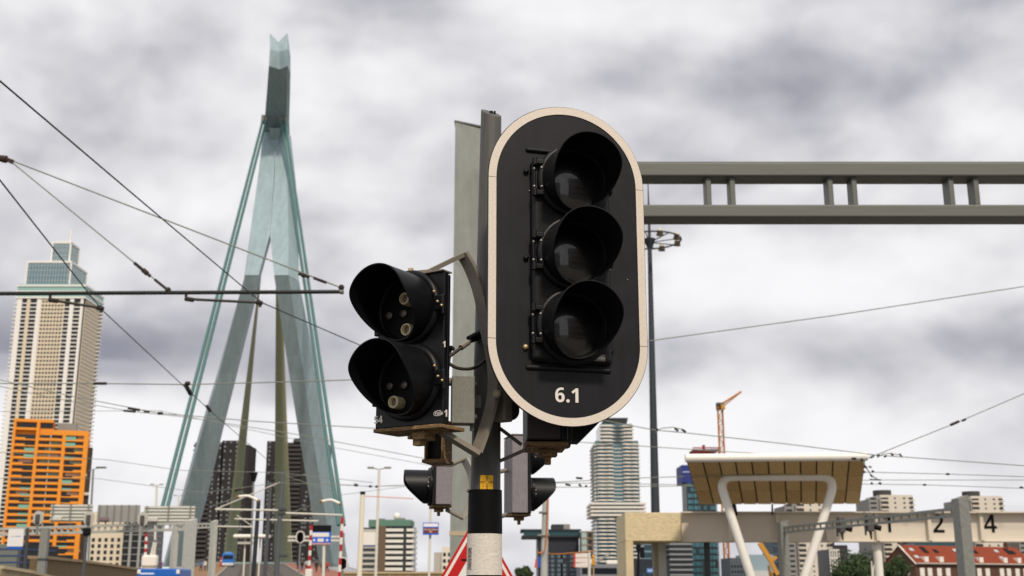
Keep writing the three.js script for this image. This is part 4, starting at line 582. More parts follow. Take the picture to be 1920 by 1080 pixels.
// ---------------------------------------------------------------- terrace of brick houses with orange tiled roofs
{
  const C = V(88.4, 0, -262), yaw = 0.513, dirx = V(Math.cos(yaw), 0, -Math.sin(yaw)), len = 13, dep = 8.5, eave = 5.4, ridge = 9.2;
  const win = (g, x, y, w, h, z) => { part(g, 'window', box(w, h, 0.08, x, y, z), mat.frameWhite); };
  for (let k = 0; k < 3; k++) {
    const g = thing('brick_house', ['brick terrace house with white-trimmed gable end and orange tiled roof', 'brick terrace house with orange roof behind the grey gantry post', 'brick terrace house at the far end of the orange-roofed row, with chimney'][k], 'house', C.clone().addScaledVector(dirx, k * (len + 0.05)), yaw);
    const e = 0.35; part(g, 'wall', hull([[V(0, 0, 0), V(len, 0, 0), V(len, 0, -dep), V(0, 0, -dep)], [V(0, eave, 0), V(len, eave, 0), V(len, eave, -dep), V(0, eave, -dep)]]), mat.brick);
    part(g, 'gable', hull([[V(0, eave + 0.002, 0), V(0, eave + 0.002, -dep), V(0, ridge - 0.25, -dep / 2)], [V(len, eave + 0.002, 0), V(len, eave + 0.002, -dep), V(len, ridge - 0.25, -dep / 2)]]), mat.brick);
    for (const s of [0, 1]) { const z0 = s ? -dep - 0.5 : 0.5, sl = (V(0, 0, 0)); part(g, 'roof_slope', hull([[V(-0.05, eave - 0.1, z0), V(len, eave - 0.1, z0), V(len, ridge, -dep / 2), V(-0.05, ridge, -dep / 2)], [V(-0.05, eave + 0.12, z0), V(len, eave + 0.12, z0), V(len, ridge + 0.22, -dep / 2), V(-0.05, ridge + 0.22, -dep / 2)]]), mat.roofTile); }
    part(g, 'gutter', rbox(len, 0.28, 0.3, 0.06, len / 2, eave - 0.05, 0.66), M(0xb9b5ac, 0.6));
    if (k === 0) { part(g, 'verge_board', bar(V(-0.12, eave - 0.2, 0.5), V(-0.12, ridge + 0.25, -dep / 2), 0.12, 0.5, V(1, 0, 0)), mat.frameWhite); part(g, 'gable_ornament', new THREE.CylinderGeometry(0.55, 0.55, 0.1, 16).rotateZ(Math.PI / 2), M(0xc9bfa8, 0.9), -0.06, 6.6, -dep / 2); for (const z of [-2.2, -dep + 2.2]) part(g, 'window', box(0.1, 1.7, 0.9, -0.02, 3.6, z), mat.frameWhite); part(g, 'string_course', box(0.1, 0.2, dep, -0.05, 4.9, -dep / 2), M(0x8d7a66, 0.9)); part(g, 'chimney', rbox(0.9, 1.6, 0.9, 0.04, 0.5, ridge + 0.5, -dep / 2), mat.brick); }
    else part(g, 'chimney', rbox(0.8, 1.5, 0.8, 0.04, len * 0.75, ridge + 0.6, -dep / 2), mat.brick);
    for (const x of [2, 4.4, 7.4, 10.2]) { const w = part(g, 'window', box(1.4, 1.8, 0.1, x, 3.5, 0.02), mat.frameWhite); for (const s of [-0.33, 0.33]) part(w, 'pane', box(0.52, 1.55, 0.06, s, 0, 0.04), mat.glassDark); }
    for (const x of [3.4, 8.2]) { const d = part(g, 'dormer', box(1.2, 1.3, 1.6, x, eave + 0.8, -0.5), mat.frameWhite); part(d, 'pane', box(0.7, 0.8, 0.06, 0, 0.05, 0.81), mat.glassDark); part(d, 'dormer_roof', box(1.5, 0.15, 1.9, 0, 0.73, 0), mat.frameWhite); }
    const n = V(0, dep / 2 + 0.5, ridge - eave).normalize(), onRoof = (x, t, w, h, m, name) => { const p = V(x, eave + 0.2 + (ridge - eave) * t, 0.5 - (dep / 2 + 0.5) * t), q = part(g, name, new THREE.BoxGeometry(w, h, 0.1), m); q.position.copy(p).addScaledVector(n, 0.08); q.rotation.x = -Math.atan2(dep / 2 + 0.5, ridge - eave); return q; };
    onRoof(2.4 + k, 0.72, 1.1, 0.9, M(0xb8c0c2, 0.2), 'skylight'); onRoof(1.6 + k, 0.3, 1.2, 0.9, M(0xb8c0c2, 0.2), 'skylight'); onRoof(6.4 + k, 0.72, 1.4, 2.1, mat.black, 'solar_panel'); onRoof(9.8, 0.66, 1.2, 1.2, mat.black, 'solar_panel');
  }
}
// ---------------------------------------------------------------- trees
function tree(label, u, vTop, D, r, h, seedN) {
  const o = V(xAt(u, 1050, D), 0, -D), g = thing('tree', label, 'tree', o), top = yAt(vTop, D), cy = top - h / 2; seed = seedN;
  part(g, 'trunk', rod(V(0, 0, 0), V(0.1, cy, 0), 0.28, 0.14, 9), M(0x4d4033, 0.95)); for (let i = 0; i < 6; i++) { const a = i * 1.05, b = V(Math.cos(a) * r * 0.7, cy + (rnd() - 0.2) * h * 0.4, Math.sin(a) * r * 0.7); part(g, 'limb', rod(V(0.05, cy - h * 0.35, 0), b, 0.1, 0.03, 6), M(0x4d4033, 0.95)); }
  const pos = [], col = [], clumps = []; for (let i = 0; i < 34; i++) { const a = rnd() * 6.283, e = Math.acos(1 - 2 * rnd()), q = Math.cbrt(rnd()); clumps.push([Math.cos(a) * Math.sin(e) * q * r * 0.85, cy + Math.cos(e) * q * h * 0.42, Math.sin(a) * Math.sin(e) * q * r * 0.85, (0.22 + 0.2 * rnd()) * r]); }
  for (const [x, y, z, s] of clumps) { const tone = 0.7 + 0.6 * rnd(); for (let k = 0; k < 150; k++) { const a = rnd() * 6.283, e = Math.acos(1 - 2 * rnd()), q = 0.55 + 0.5 * rnd(), p = V(x + Math.cos(a) * Math.sin(e) * q * s, y + Math.cos(e) * q * s, z + Math.sin(a) * Math.sin(e) * q * s), d1 = V(rnd() - 0.5, rnd() - 0.5, rnd() - 0.5).normalize().multiplyScalar(0.2 + 0.12 * rnd()), d2 = V(rnd() - 0.5, rnd() - 0.5, rnd() - 0.5).cross(d1).normalize().multiplyScalar(0.13), t = tone * (0.8 + 0.4 * rnd());
    const c = [p.clone().add(d1), p.clone().add(d2), p.clone().sub(d1), p.clone().sub(d2)]; for (const i of [0, 1, 2, 0, 2, 3]) { pos.push(c[i].x, c[i].y, c[i].z); col.push(0.045 * t, 0.075 * t, 0.026 * t); } } }
  const geo = new THREE.BufferGeometry(); geo.setAttribute('position', new THREE.Float32BufferAttribute(pos, 3)); geo.setAttribute('color', new THREE.Float32BufferAttribute(col, 3)); geo.computeVertexNormals(); part(g, 'crown', geo, new THREE.MeshStandardMaterial({ vertexColors: true, roughness: 0.9, side: THREE.DoubleSide }));
}
tree('dark green leafy tree left of the white column under the numbered beam', 1604, 1030, 180, 4.2, 7, 11);
tree('smaller green tree between the white column and the brick gable', 1672, 1036, 210, 3.0, 7, 22);
tree('small dark tree left of the pale pole with orange cable', 982, 1060, 160, 1.3, 3.4, 33);
// ---------------------------------------------------------------- tram shelter with slanting canopy
{
  const o = V(xAt(1457, 1080, 33.5), 0, -33.5), g = thing('tram_shelter', 'tram shelter with a tilted tan soffit, white edge and white tubular frame', 'shelter', o), L = (u, v, D) => P(u, v, D).sub(o);
  const NL = L(1287, 866, 32), NR = L(1623, 863, 32), FL = L(1311, 946, 35.6), FR = L(1612, 945, 35.6), at = (a, b) => NL.clone().lerp(NR, a).lerp(FL.clone().lerp(FR, a), b), tan = [M(0xdcba80, 0.75, { map: mottle }), M(0xd3b178, 0.75, { map: mottle }), M(0xe2c288, 0.75, { map: mottle })];
  const nrm = new THREE.Vector3().crossVectors(NR.clone().sub(NL), FL.clone().sub(NL)).normalize(); if (nrm.y < 0) nrm.negate(); const lift = (p, d) => p.clone().addScaledVector(nrm, d);
  part(g, 'roof', hull([[lift(NL, 0.035), lift(NR, 0.035), lift(FR, 0.035), lift(FL, 0.035)], [lift(NL, 0.2), lift(NR, 0.2), lift(FR, 0.12), lift(FL, 0.12)]]), M(0x3a3022, 0.9));
  const nx = 11, ny = 3; for (let i = 0; i < nx; i++) for (let j = 0; j < ny; j++) { const gx = 0.0045, gy = j ? 0.004 : 0.002, a0 = i / nx + gx, a1 = (i + 1) / nx - gx, b0 = j / ny + gy, b1 = (j + 1) / ny - gy, c = [at(a0, b0), at(a1, b0), at(a1, b1), at(a0, b1)]; part(g, 'soffit_panel', hull([c, c.map((p) => lift(p, 0.03))]), tan[(i * 7 + j * 5) % 3]); }
  part(g, 'front_edge', [rod(NL.clone().add(V(-0.03, 0.1, 0.02)), NR.clone().add(V(0.03, 0.1, 0.02)), 0.115, 0.115, 20)], mat.whitePaint);
  part(g, 'roof_skin', hull([[lift(NL, 0.201), lift(NR, 0.201), lift(FR, 0.121), lift(FL, 0.121)], [lift(NL, 0.23), lift(NR, 0.23), lift(FR, 0.15), lift(FL, 0.15)]]), mat.whitePaint);
  const f = (u, v) => L(u, v, 33.25), path = new THREE.CurvePath(), pts = []; const ground = (a, b) => { const t = (0 - o.y - a.y) / (b.y - a.y); return a.clone().lerp(b, t); };
  const lb = ground(f(1352, 910), f(1408, 1080)), rb = ground(f(1562, 910), f(1508, 1080));
  const q = (a, b, c, n = 8) => { for (let i = 1; i <= n; i++) { const t = i / n; pts.push(a.clone().multiplyScalar((1 - t) ** 2).addScaledVector(b, 2 * t * (1 - t)).addScaledVector(c, t * t)); } };
  pts.push(lb, f(1357, 925)); q(f(1357, 925), f(1346, 893), f(1378, 893.5)); pts.push(f(1460, 893.5), f(1536, 893.5)); q(f(1536, 893.5), f(1567, 893), f(1558, 925)); pts.push(rb);
  part(g, 'tube_frame', new THREE.TubeGeometry(new THREE.CatmullRomCurve3(pts, false, 'centripetal'), 160, 0.125, 16), mat.whitePaint);
  for (const [u, v0, v1] of [[1448, 946, 962], [1376, 946, 962]]) part(g, 'rear_strut', rod(L(u, v0, 35.6), L(u, v1 + 2, 35.8), u > 1400 ? 0.03 : 0.07, u > 1400 ? 0.03 : 0.12, 6), mat.black);
}
// ---------------------------------------------------------------- concrete frame and numbered steel beam
{
  const D = 35.6, o = V(xAt(1220, 1000, D), 0, -D), g = thing('concrete_portal', 'tan concrete portal frame left of the tram shelter', 'portal', o), x = (u) => xAt(u, 990, D) - o.x, y = (v) => yAt(v, D), c = M(0xe4d2aa, 0.95, { map: mottle, bumpMap: grain, bumpScale: 0.002 });
  part(g, 'column', rbox(x(1186.5) - x(1172), y(1014.5), 2.9, 0.02, (x(1172) + x(1186.5)) / 2, y(1014.5) / 2, -1.45), c);
  part(g, 'lintel', rbox(x(1277) - x(1172), y(961) - y(1014.6), 2.9, 0.02, (x(1172) + x(1277)) / 2, (y(961) + y(1014.6)) / 2, -1.45), c);
  part(g, 'rear_column', span(x(1242), x(1257), 0, y(1014.7), -2.8, -1.2), M(0xb5b4ae, 0.9));
}
{
  const D = 36.05, o = V(xAt(1600, 1000, D), 0, -D), g = thing('numbered_beam', 'long cream steel beam carrying the black digits 1, 2 and 4', 'beam', o), x = (u) => xAt(u, 990, D) - o.x, y = (v) => yAt(v, D), x0 = x(1278), x1 = x(2060), cr = M(0xd9d0c0, 0.6);
  part(g, 'web', span(x0, x1, y(1014), y(962.5), -0.5, 0), cr); part(g, 'top_flange', span(x0, x1, y(962.4), y(960), -0.7, 0.28), cr); part(g, 'bottom_flange', span(x0, x1, y(1016), y(1014.1), -0.7, 0.12), cr);
  for (const u of [1367, 1457, 1550, 1643, 1740.5, 1838, 1936]) part(g, 'stiffener', span(x(u) - 0.05, x(u) + 0.05, y(1014), y(962.5), 0, 0.16), cr);
  const reg = await new FontLoader().loadAsync('fonts/droid/droid_sans_regular.typeface.json'); const dg = (s, u, v) => { const t = new TextGeometry(s, { font: reg, size: 0.51, depth: 0.01, curveSegments: 6, bevelEnabled: true, bevelSize: 0.012, bevelThickness: 0.004 }); t.computeBoundingBox(); const b = t.boundingBox; t.translate(-(b.min.x + b.max.x) / 2, -(b.min.y + b.max.y) / 2, 0); part(g, 'digit', t, mat.black, x(u), y(v), 0.006); };
  dg('1', 1664, 981); dg('2', 1760, 981.5); dg('4', 1857, 981.5);
  for (const u of [1648, 2010]) part(g, 'support_column', rod(V(x(u) - 0.02, 0, -0.25), V(x(u) - 0.02, y(1016.1), -0.25), 0.13, 0.13, 18), mat.whitePaint); part(g, 'support_column', rod(V(x(1330), 0, -0.6), V(x(1330), y(1016.1), -0.6), 0.1, 0.1, 12), mat.poleDark);
}
// ---------------------------------------------------------------- overhead line: masts, tube, wires
const wireM = M(0x2b2b29, 0.6), wirePale = M(0x848a82, 0.6), clipM = M(0x2f2823, 0.8);
const cw = (u, v, H = 5.5) => P(u, v, (H - EYE) / tanEl(v));                     // a point of a contact wire, which hangs at a known height
const beyond = (a, b, m) => a.clone().addScaledVector(a.clone().sub(b).normalize(), m);        // wires run on past the frame to the next mast
function wire(label, pts, r, m, clips = [], group) {
  const g = thing('overhead_wire', label, 'wire', pts[0].clone(), 0, group), o = pts[0], l = []; for (let i = 0; i + 1 < pts.length; i++) l.push(rod(pts[i].clone().sub(o), pts[i + 1].clone().sub(o), r, r, 6)); part(g, 'strand', l, m);
  for (const [a, b, rr] of clips) part(g, 'fitting', rod(a.clone().sub(o), b.clone().sub(o), rr, rr, 8), clipM); return g; }
{ // cantilever with its mast just outside the frame
  const D = 16.5, o = V(xAt(-90, 600, D), 0, -D), g = thing('catenary_mast', 'dark overhead-line mast with a long horizontal tube and steady arms', 'mast', o), L = (u, v, d = D) => P(u, v, d).sub(o);
  part(g, 'mast', rod(V(0, 0, 0), V(0, 8.6, 0), 0.14, 0.1, 14), mat.poleDark);
  part(g, 'tube', rod(L(-90, 551), L(643, 547), 0.03, 0.03, 12), M(0x23241f, 0.5)); part(g, 'tube_end', rod(L(637, 547), L(643.5, 547), 0.033, 0.033, 12), mat.galv);
  for (const [a, b, c, d] of [[100, 563, 192, 578], [355, 561, 490, 567.5]]) { part(g, 'steady_arm', rod(L(a, b), L(c, d), 0.021, 0.019, 10), M(0x3a372f, 0.5)); part(g, 'arm_clamp', [rod(L(a - 6, 551), L(a - 6, 563), 0.022, 0.022, 8), rod(L(a - 8, b - 1), L(a + 8, b + 1.5), 0.034, 0.034, 8)], clipM); part(g, 'wire_clip', [rod(L(c - 5, d - 5), L(c - 2, d + 8), 0.024, 0.02, 8), rod(L(c - 10, d - 1), L(c + 2, d + 1), 0.032, 0.032, 8)], clipM); }
  for (const [u, v, w] of [[316, 545, -1], [641, 540, -1]]) part(g, 'tie_clamp', [rod(L(u, 551), L(u, v - 4), 0.03, 0.024, 8), new THREE.SphereGeometry(0.045, 10, 8).translate(...L(u - 1, v - 1).toArray())], clipM);
  part(g, 'tie_rod', [rod(L(22, 304), L(316, 545), 0.011, 0.011, 6)], wirePale); part(g, 'tie_rod', [rod(L(22, 301), L(641, 540), 0.011, 0.011, 6)], wirePale);
  part(g, 'turnbuckle', [rod(L(252, 493), L(282, 518), 0.024, 0.024, 8), rod(L(268, 506), L(276, 513), 0.036, 0.036, 8), rod(L(290, 524), L(316, 545), 0.02, 0.02, 8)], clipM); part(g, 'turnbuckle', [rod(L(560, 513), L(580, 519.5), 0.024, 0.024, 8), rod(L(588, 521), L(612, 530), 0.022, 0.022, 8), rod(L(566, 515), L(572, 517), 0.034, 0.034, 8)], clipM);
  part(g, 'tie_yoke', [rod(L(-4, 296), L(12, 299), 0.05, 0.06, 8), rod(L(10, 298), L(24, 306), 0.026, 0.02, 8), rod(L(10, 297), L(26, 302), 0.024, 0.018, 8)], M(0x3d2b25, 0.8)); part(g, 'tie_anchor', rod(L(-90, 262), L(-2, 296), 0.016, 0.016, 8), clipM);
}
wire('black contact wire sloping down past the pylon to behind the tram signal', [beyond(cw(-80, 85), cw(0, 152), 25), cw(-80, 85), cw(0, 152), cw(240, 356), cw(490, 567), cw(700, 658), cw(800, 695)], 0.0085, wireM);
wire('black contact wire crossing the cream tower and running down to the bridge deck', [beyond(cw(-60, 262), cw(0, 338), 25), cw(-60, 262), cw(0, 338), cw(190, 580), cw(352, 731), cw(405, 780), cw(520, 878)], 0.0085, wireM, [[cw(348, 722, 5.56), cw(357, 738, 5.5), 0.05], [cw(388, 762), cw(394, 770), 0.04]]);
const bw = (label, l, r = 0.011, fit = []) => wire(label, ((q) => [...(l[0][0] < 0 ? [beyond(q[0], q[1], 30)] : []), ...q, ...(l[l.length - 1][0] > 1920 ? [beyond(q[q.length - 1], q[q.length - 2], 30)] : [])])(l.map(([u, v, d]) => P(u, v, d))), r, wirePale, fit.map(([u0, v0, u1, v1, d, rr]) => [P(u0, v0, d), P(u1, v1, d), rr]));
bw('level span wire crossing the pylon legs to the tram signal', [[-40, 719, 24], [180, 719, 24], [352, 721, 24], [500, 717, 24], [700, 711, 24]], 0.012, [[176, 719, 200, 719, 24, 0.03], [348, 719, 356, 719, 24, 0.045]]);
bw('span wire with insulators dropping across the foot of the cream tower', [[-40, 703, 30], [130, 742, 30], [300, 775, 30], [480, 790, 30], [700, 803, 30], [900, 812, 30]], 0.012, [[240, 765, 262, 769, 30, 0.035], [270, 771, 280, 772, 30, 0.03], [296, 775, 305, 775, 30, 0.04]]);
bw('lower span wire running beside the insulated one past the cream tower', [[-40, 716, 31], [110, 748, 31], [250, 772, 31], [340, 781, 31], [560, 815, 31], [830, 866, 31]], 0.01, [[232, 770, 254, 772, 31, 0.03]]);
bw('thin wire passing below the cream tower and through the pylon', [[-40, 772, 40], [300, 770, 40], [620, 838, 40], [900, 890, 40]], 0.009);
bw('faint wire above the sign gantry', [[-40, 845, 55], [200, 862, 55], [340, 882, 55], [520, 886, 55], [700, 905, 55]], 0.014);
bw('faint wire just over the sign gantry reaching the bridge masts', [[-40, 897, 60], [180, 897, 60], [380, 924, 60], [524, 905, 60], [700, 912, 60], [880, 903, 60]], 0.014, [[440, 920, 452, 917, 60, 0.06]]);
bw('faint wire over the blue road sign running to the pale post', [[530, 890, 62], [640, 928, 62], [760, 912, 62], [880, 893, 62]], 0.013);
bw('wire with fittings over the white pole behind the double street lamp', [[600, 905, 60], [690, 912, 60], [760, 911, 60], [900, 906, 60]], 0.013, [[664, 909, 671, 910, 60, 0.07], [692, 912, 697, 912, 60, 0.06], [704, 912, 708, 913, 60, 0.06]]);
bw('pale wire rising from the oval board over the tram shelter sky', [[1190, 645, 20], [1225, 638, 20], [1560, 592, 20], [1960, 531, 20]], 0.009);
bw('pale wire slanting up from the shelter corner', [[1620, 862, 24], [1790, 794, 24], [1960, 721, 24]], 0.0105, [[1782, 797, 1798, 790, 24, 0.028], [1804, 789, 1811, 786, 24, 0.024]]);
bw('pale wire descending from behind the oval board across the lamp mast to the shelter', [[1100, 782, 30], [1225, 806, 30], [1290, 812, 30], [1480, 833, 30], [1640, 853, 30], [1960, 876, 30]], 0.0125, [[1229, 810, 1234, 804, 30, 0.025], [1265, 803, 1272, 808, 30, 0.03], [1278, 805, 1286, 810, 30, 0.03]]);
bw('curved jumper wire beside the lamp mast', [[1229, 811, 29.9], [1240, 803, 29.9], [1262, 801, 29.9], [1280, 805, 29.9]], 0.012);
bw('pale wire crossing the white tower and the top of the shelter', [[1040, 826, 32], [1225, 838, 32], [1380, 848, 32], [1560, 858, 32], [1625, 861, 32]], 0.011);
bw('jumper wire hanging in loops at the shelter corner', [[1645, 858, 29.8], [1655, 851, 29.8], [1668, 850, 29.8], [1688, 853, 29.8]], 0.012, [[1632, 858, 1638, 855, 29.8, 0.03], [1645, 856, 1649, 853, 29.8, 0.025], [1658, 857, 1662, 854, 29.8, 0.025], [1670, 850, 1675, 854, 29.8, 0.025], [1686, 851, 1691, 856, 29.8, 0.025]]);
bw('zigzag wire hanger with knots right of the shelter edge', [[1602, 860, 28], [1616, 861, 28], [1624, 876, 28], [1634, 892, 28], [1648, 900, 28]], 0.014, [[1597, 860, 1605, 860, 28, 0.03], [1614, 860, 1618, 864, 28, 0.03], [1620, 874, 1625, 877, 28, 0.03], [1629, 875, 1634, 876, 28, 0.02], [1619, 884, 1622, 886, 28, 0.03], [1635, 883, 1638, 885, 28, 0.03], [1632, 890, 1636, 894, 28, 0.025], [1631, 899, 1652, 900, 28, 0.016], [1633, 906, 1636, 907, 28, 0.03], [1648, 906, 1652, 907, 28, 0.03]]);
bw('long wire over the numbered beam, second above the pale towers', [[1010, 906, 33], [1200, 896, 33], [1300, 893, 33], [1620, 885, 33], [1780, 889, 33], [1960, 895, 33]], 0.0115, [[1774, 889, 1780, 889, 33, 0.03], [1080, 896, 1092, 897, 33, 0.03]]);
bw('long wire over the numbered beam, between two others', [[1010, 905, 34], [1300, 909, 34], [1640, 900, 34], [1960, 900, 34]], 0.01, [[1060, 908, 1070, 910, 34, 0.03], [1085, 908, 1090, 912, 34, 0.03], [1097, 911, 1101, 912, 34, 0.03]]);
bw('lowest long wire over the numbered beam', [[1010, 914, 35], [1300, 911, 35], [1560, 907, 35], [1730, 909, 35], [1960, 917, 35]], 0.011, [[1322, 911, 1328, 911, 35, 0.03], [1731, 909, 1736, 909, 35, 0.03], [1912, 914, 1918, 914, 35, 0.03]]);
// ---------------------------------------------------------------- tall lamp mast with ring of floodlights
{
  const D = 45, o = V(xAt(1231, 1090, D), 0, -D), g = thing('lamp_mast', 'tall dark lamp mast with a ring of floodlights and a blue street nameplate', 'lamp mast', o), m = M(0x2b3138, 0.6), xo = (v) => xAt(v < 500 ? 1218 : 1218 + 12 * (v - 450) / 630, v, D) - o.x, tip = V(xo(440), yAt(335, D), 0);
  part(g, 'shaft', rod(V(0, 0, 0), V(xo(458), yAt(462, D), 0), 0.2, 0.085, 16), m); part(g, 'finial', rod(V(xo(458), yAt(462, D), 0), tip, 0.07, 0.015, 10), m);
  const c = V(xo(455), yAt(455, D), 0), R = 1.26, hub = part(g, 'hub', new THREE.CylinderGeometry(0.24, 0.1, 0.4, 12), m, c.x, c.y - 0.05, 0); part(g, 'ring', new THREE.TorusGeometry(R, 0.035, 8, 48).rotateX(Math.PI / 2), m, c.x, c.y + 0.1, 0);
  for (let i = 0; i < 8; i++) { const a = i * Math.PI / 4 + 0.25, d = V(Math.cos(a), 0, Math.sin(a)); part(g, 'spoke', rod(c, c.clone().addScaledVector(d, R).add(V(0, 0.1, 0)), 0.022, 0.022, 6), m); const q = c.clone().addScaledVector(V(Math.cos(a + 0.3), 0, Math.sin(a + 0.3)), R * 0.94).add(V(0, 0.06, 0)), fl = part(g, 'floodlight', new THREE.CylinderGeometry(0.1, 0.15, 0.22, 10).rotateX(0.5), M(0x4d4433, 0.5), q.x, q.y, q.z); part(fl, 'lamp_glass', new THREE.SphereGeometry(0.1, 10, 6), M(0xcfc6ae, 0.2), 0, 0.09, 0.03); }
  const y = yAt(1070, D); part(g, 'nameplate', rbox(0.74, 0.17, 0.02, 0.008, -0.02, y, 0.26), M(0x4f86c6, 0.5)); part(g, 'nameplate_lettering', new THREE.PlaneGeometry(0.66, 0.1), M(0xffffff, 0.6, { map: print(512, 80, (x, w, h) => { x.fillStyle = '#4f86c6'; x.fillRect(0, 0, w, h); x.fillStyle = '#e4edf6'; x.font = 'bold 70px sans-serif'; x.fillText('Wilhelminakade', 4, 66, 504); }) }), -0.02, y, 0.272); part(g, 'nameplate_bracket', span(-0.1, 0.06, y - 0.04, y + 0.04, 0.17, 0.25), m); part(g, 'number_tag', rbox(0.17, 0.09, 0.02, 0.02, -0.02, yAt(1051, D), 0.215), mat.white);
}
// ---------------------------------------------------------------- road signs seen from behind on the left gantry
for (const [u0, u1, v0, v1, label, slats] of [[94, 174, 946, 978, 'back of a slatted road sign panel over the orange block', 1], [181, 263, 947, 979, 'back of a plain ribbed road sign panel, middle of the gantry', 0], [269, 366, 949, 980, 'back of a wide slatted road sign panel beside the pylon leg', 1]]) {
  const D = 53, a = P(u0, v1, D), b = P(u1, v0, D), w = b.x - a.x, h = b.y - a.y, g = thing('road_sign', label, 'road sign', V((a.x + b.x) / 2, a.y, -D)); part(g, 'panel', span(-w / 2, w / 2, 0, h, -0.04, 0), M(slats ? 0xa9aaa2 : 0x9a9a97, 0.6));
  if (slats) for (let i = 0; i < 5; i++) part(g, 'rail', span(-w / 2 - 0.01, w / 2 + 0.01, 0.06 + i * h / 5, 0.14 + i * h / 5, 0, 0.06), M(0xd2d2c8, 0.6)); for (const x of row(-w * 0.44, w * 0.42, slats ? 3 : 6)) part(g, 'stiffener', span(x - 0.03, x + 0.03, -0.1, h, 0.061, 0.12), M(0x82837c, 0.6)); part(g, 'junction_box', rbox(0.42, 0.16, 0.1, 0.02, -w * 0.3, 0.12, 0.17), M(slats ? 0xc9c5bf : 0x7d6b70, 0.6));
}
for (const [u, v] of [[72, 971], [167, 972], [268, 973]]) {
  const D = 52.4, c = P(u, v, D), g = thing('lane_signal', ['back of a rounded lane signal beside the white pole sign', 'back of a rounded lane signal between the first two sign panels', 'back of a rounded lane signal between the last two sign panels'][u === 72 ? 0 : u === 167 ? 1 : 2], 'traffic light', c); part(g, 'board', new THREE.ExtrudeGeometry(stadium(0.46, 0.62, 0), { depth: 0.02, bevelEnabled: false, curveSegments: 16 }), M(0xb9b7ae, 0.6)); part(g, 'case', rbox(0.16, 0.4, 0.16, 0.03, 0, -0.05, 0.1), M(0x4e4a48, 0.6)); part(g, 'clamp', rbox(0.1, 0.5, 0.1, 0.01, 0, -0.5, 0.02), mat.galv); }
gantryPost('grey square post standing under the left end of the sign gantry', 81, 990, 50, 0.32); 
function gantryPost(label, u, v, D, w) { const o = V(xAt(u, 1040, D), 0, -D), g = thing('gantry_post', label, 'post', o); part(g, 'post', postGeo(w, yAt(v, D), w * 0.8), mat.galv); part(g, 'clamp_band', rbox(w + 0.03, 0.1, w * 0.8 + 0.03, 0.01, 0, yAt(1049, D), 0), mat.poleDark); }
function pole(name, label, cat, u0, v0, u1, D, r, m, extra) { const top = P(u0, v0, D), o = V(xAt(u1, 1080, D), 0, -D), g = thing(name, label, cat, o); const t = top.clone().sub(o); part(g, 'shaft', rod(V(0, 0, 0), t, r, r * 0.85, 12), m); extra && extra(g, t, (u, v, d = D) => P(u, v, d).sub(o)); return g; }
pole('sign_pole', 'dark pole carrying a white sign with a blue foot', 'sign', 52, 990, 47, 56, 0.09, mat.poleDark, (g, t, L) => { const a = L(15, 1030), b = L(48, 992); part(g, 'sign_panel', span(a.x, b.x, a.y + 0.13, b.y, 0.1, 0.16), M(0xffffff, 0.6, { map: print(256, 256, (x) => { x.fillStyle = '#e4e2e0'; x.fillRect(0, 0, 256, 256); x.fillStyle = '#b9b9bc'; x.fillRect(46, 104, 70, 14); x.fillStyle = '#8fa0d0'; x.fillRect(120, 102, 92, 16); }) })); part(g, 'blue_foot', span(a.x + 0.02, b.x - 0.02, a.y, a.y + 0.129, 0.1, 0.16), M(0x1c56b4, 0.5)); part(g, 'sign_arm', rod(L(48, 1000), t, 0.04, 0.04, 6), mat.poleDark); });
pole('signal_post', 'thin dark post with a black signal head below the second sign panel', 'post', 163, 997, 156, 50, 0.08, M(0x4b4c4e, 0.6), (g, t) => { part(g, 'head', rbox(0.3, 0.34, 0.3, 0.08, t.x, t.y, 0), mat.black); });
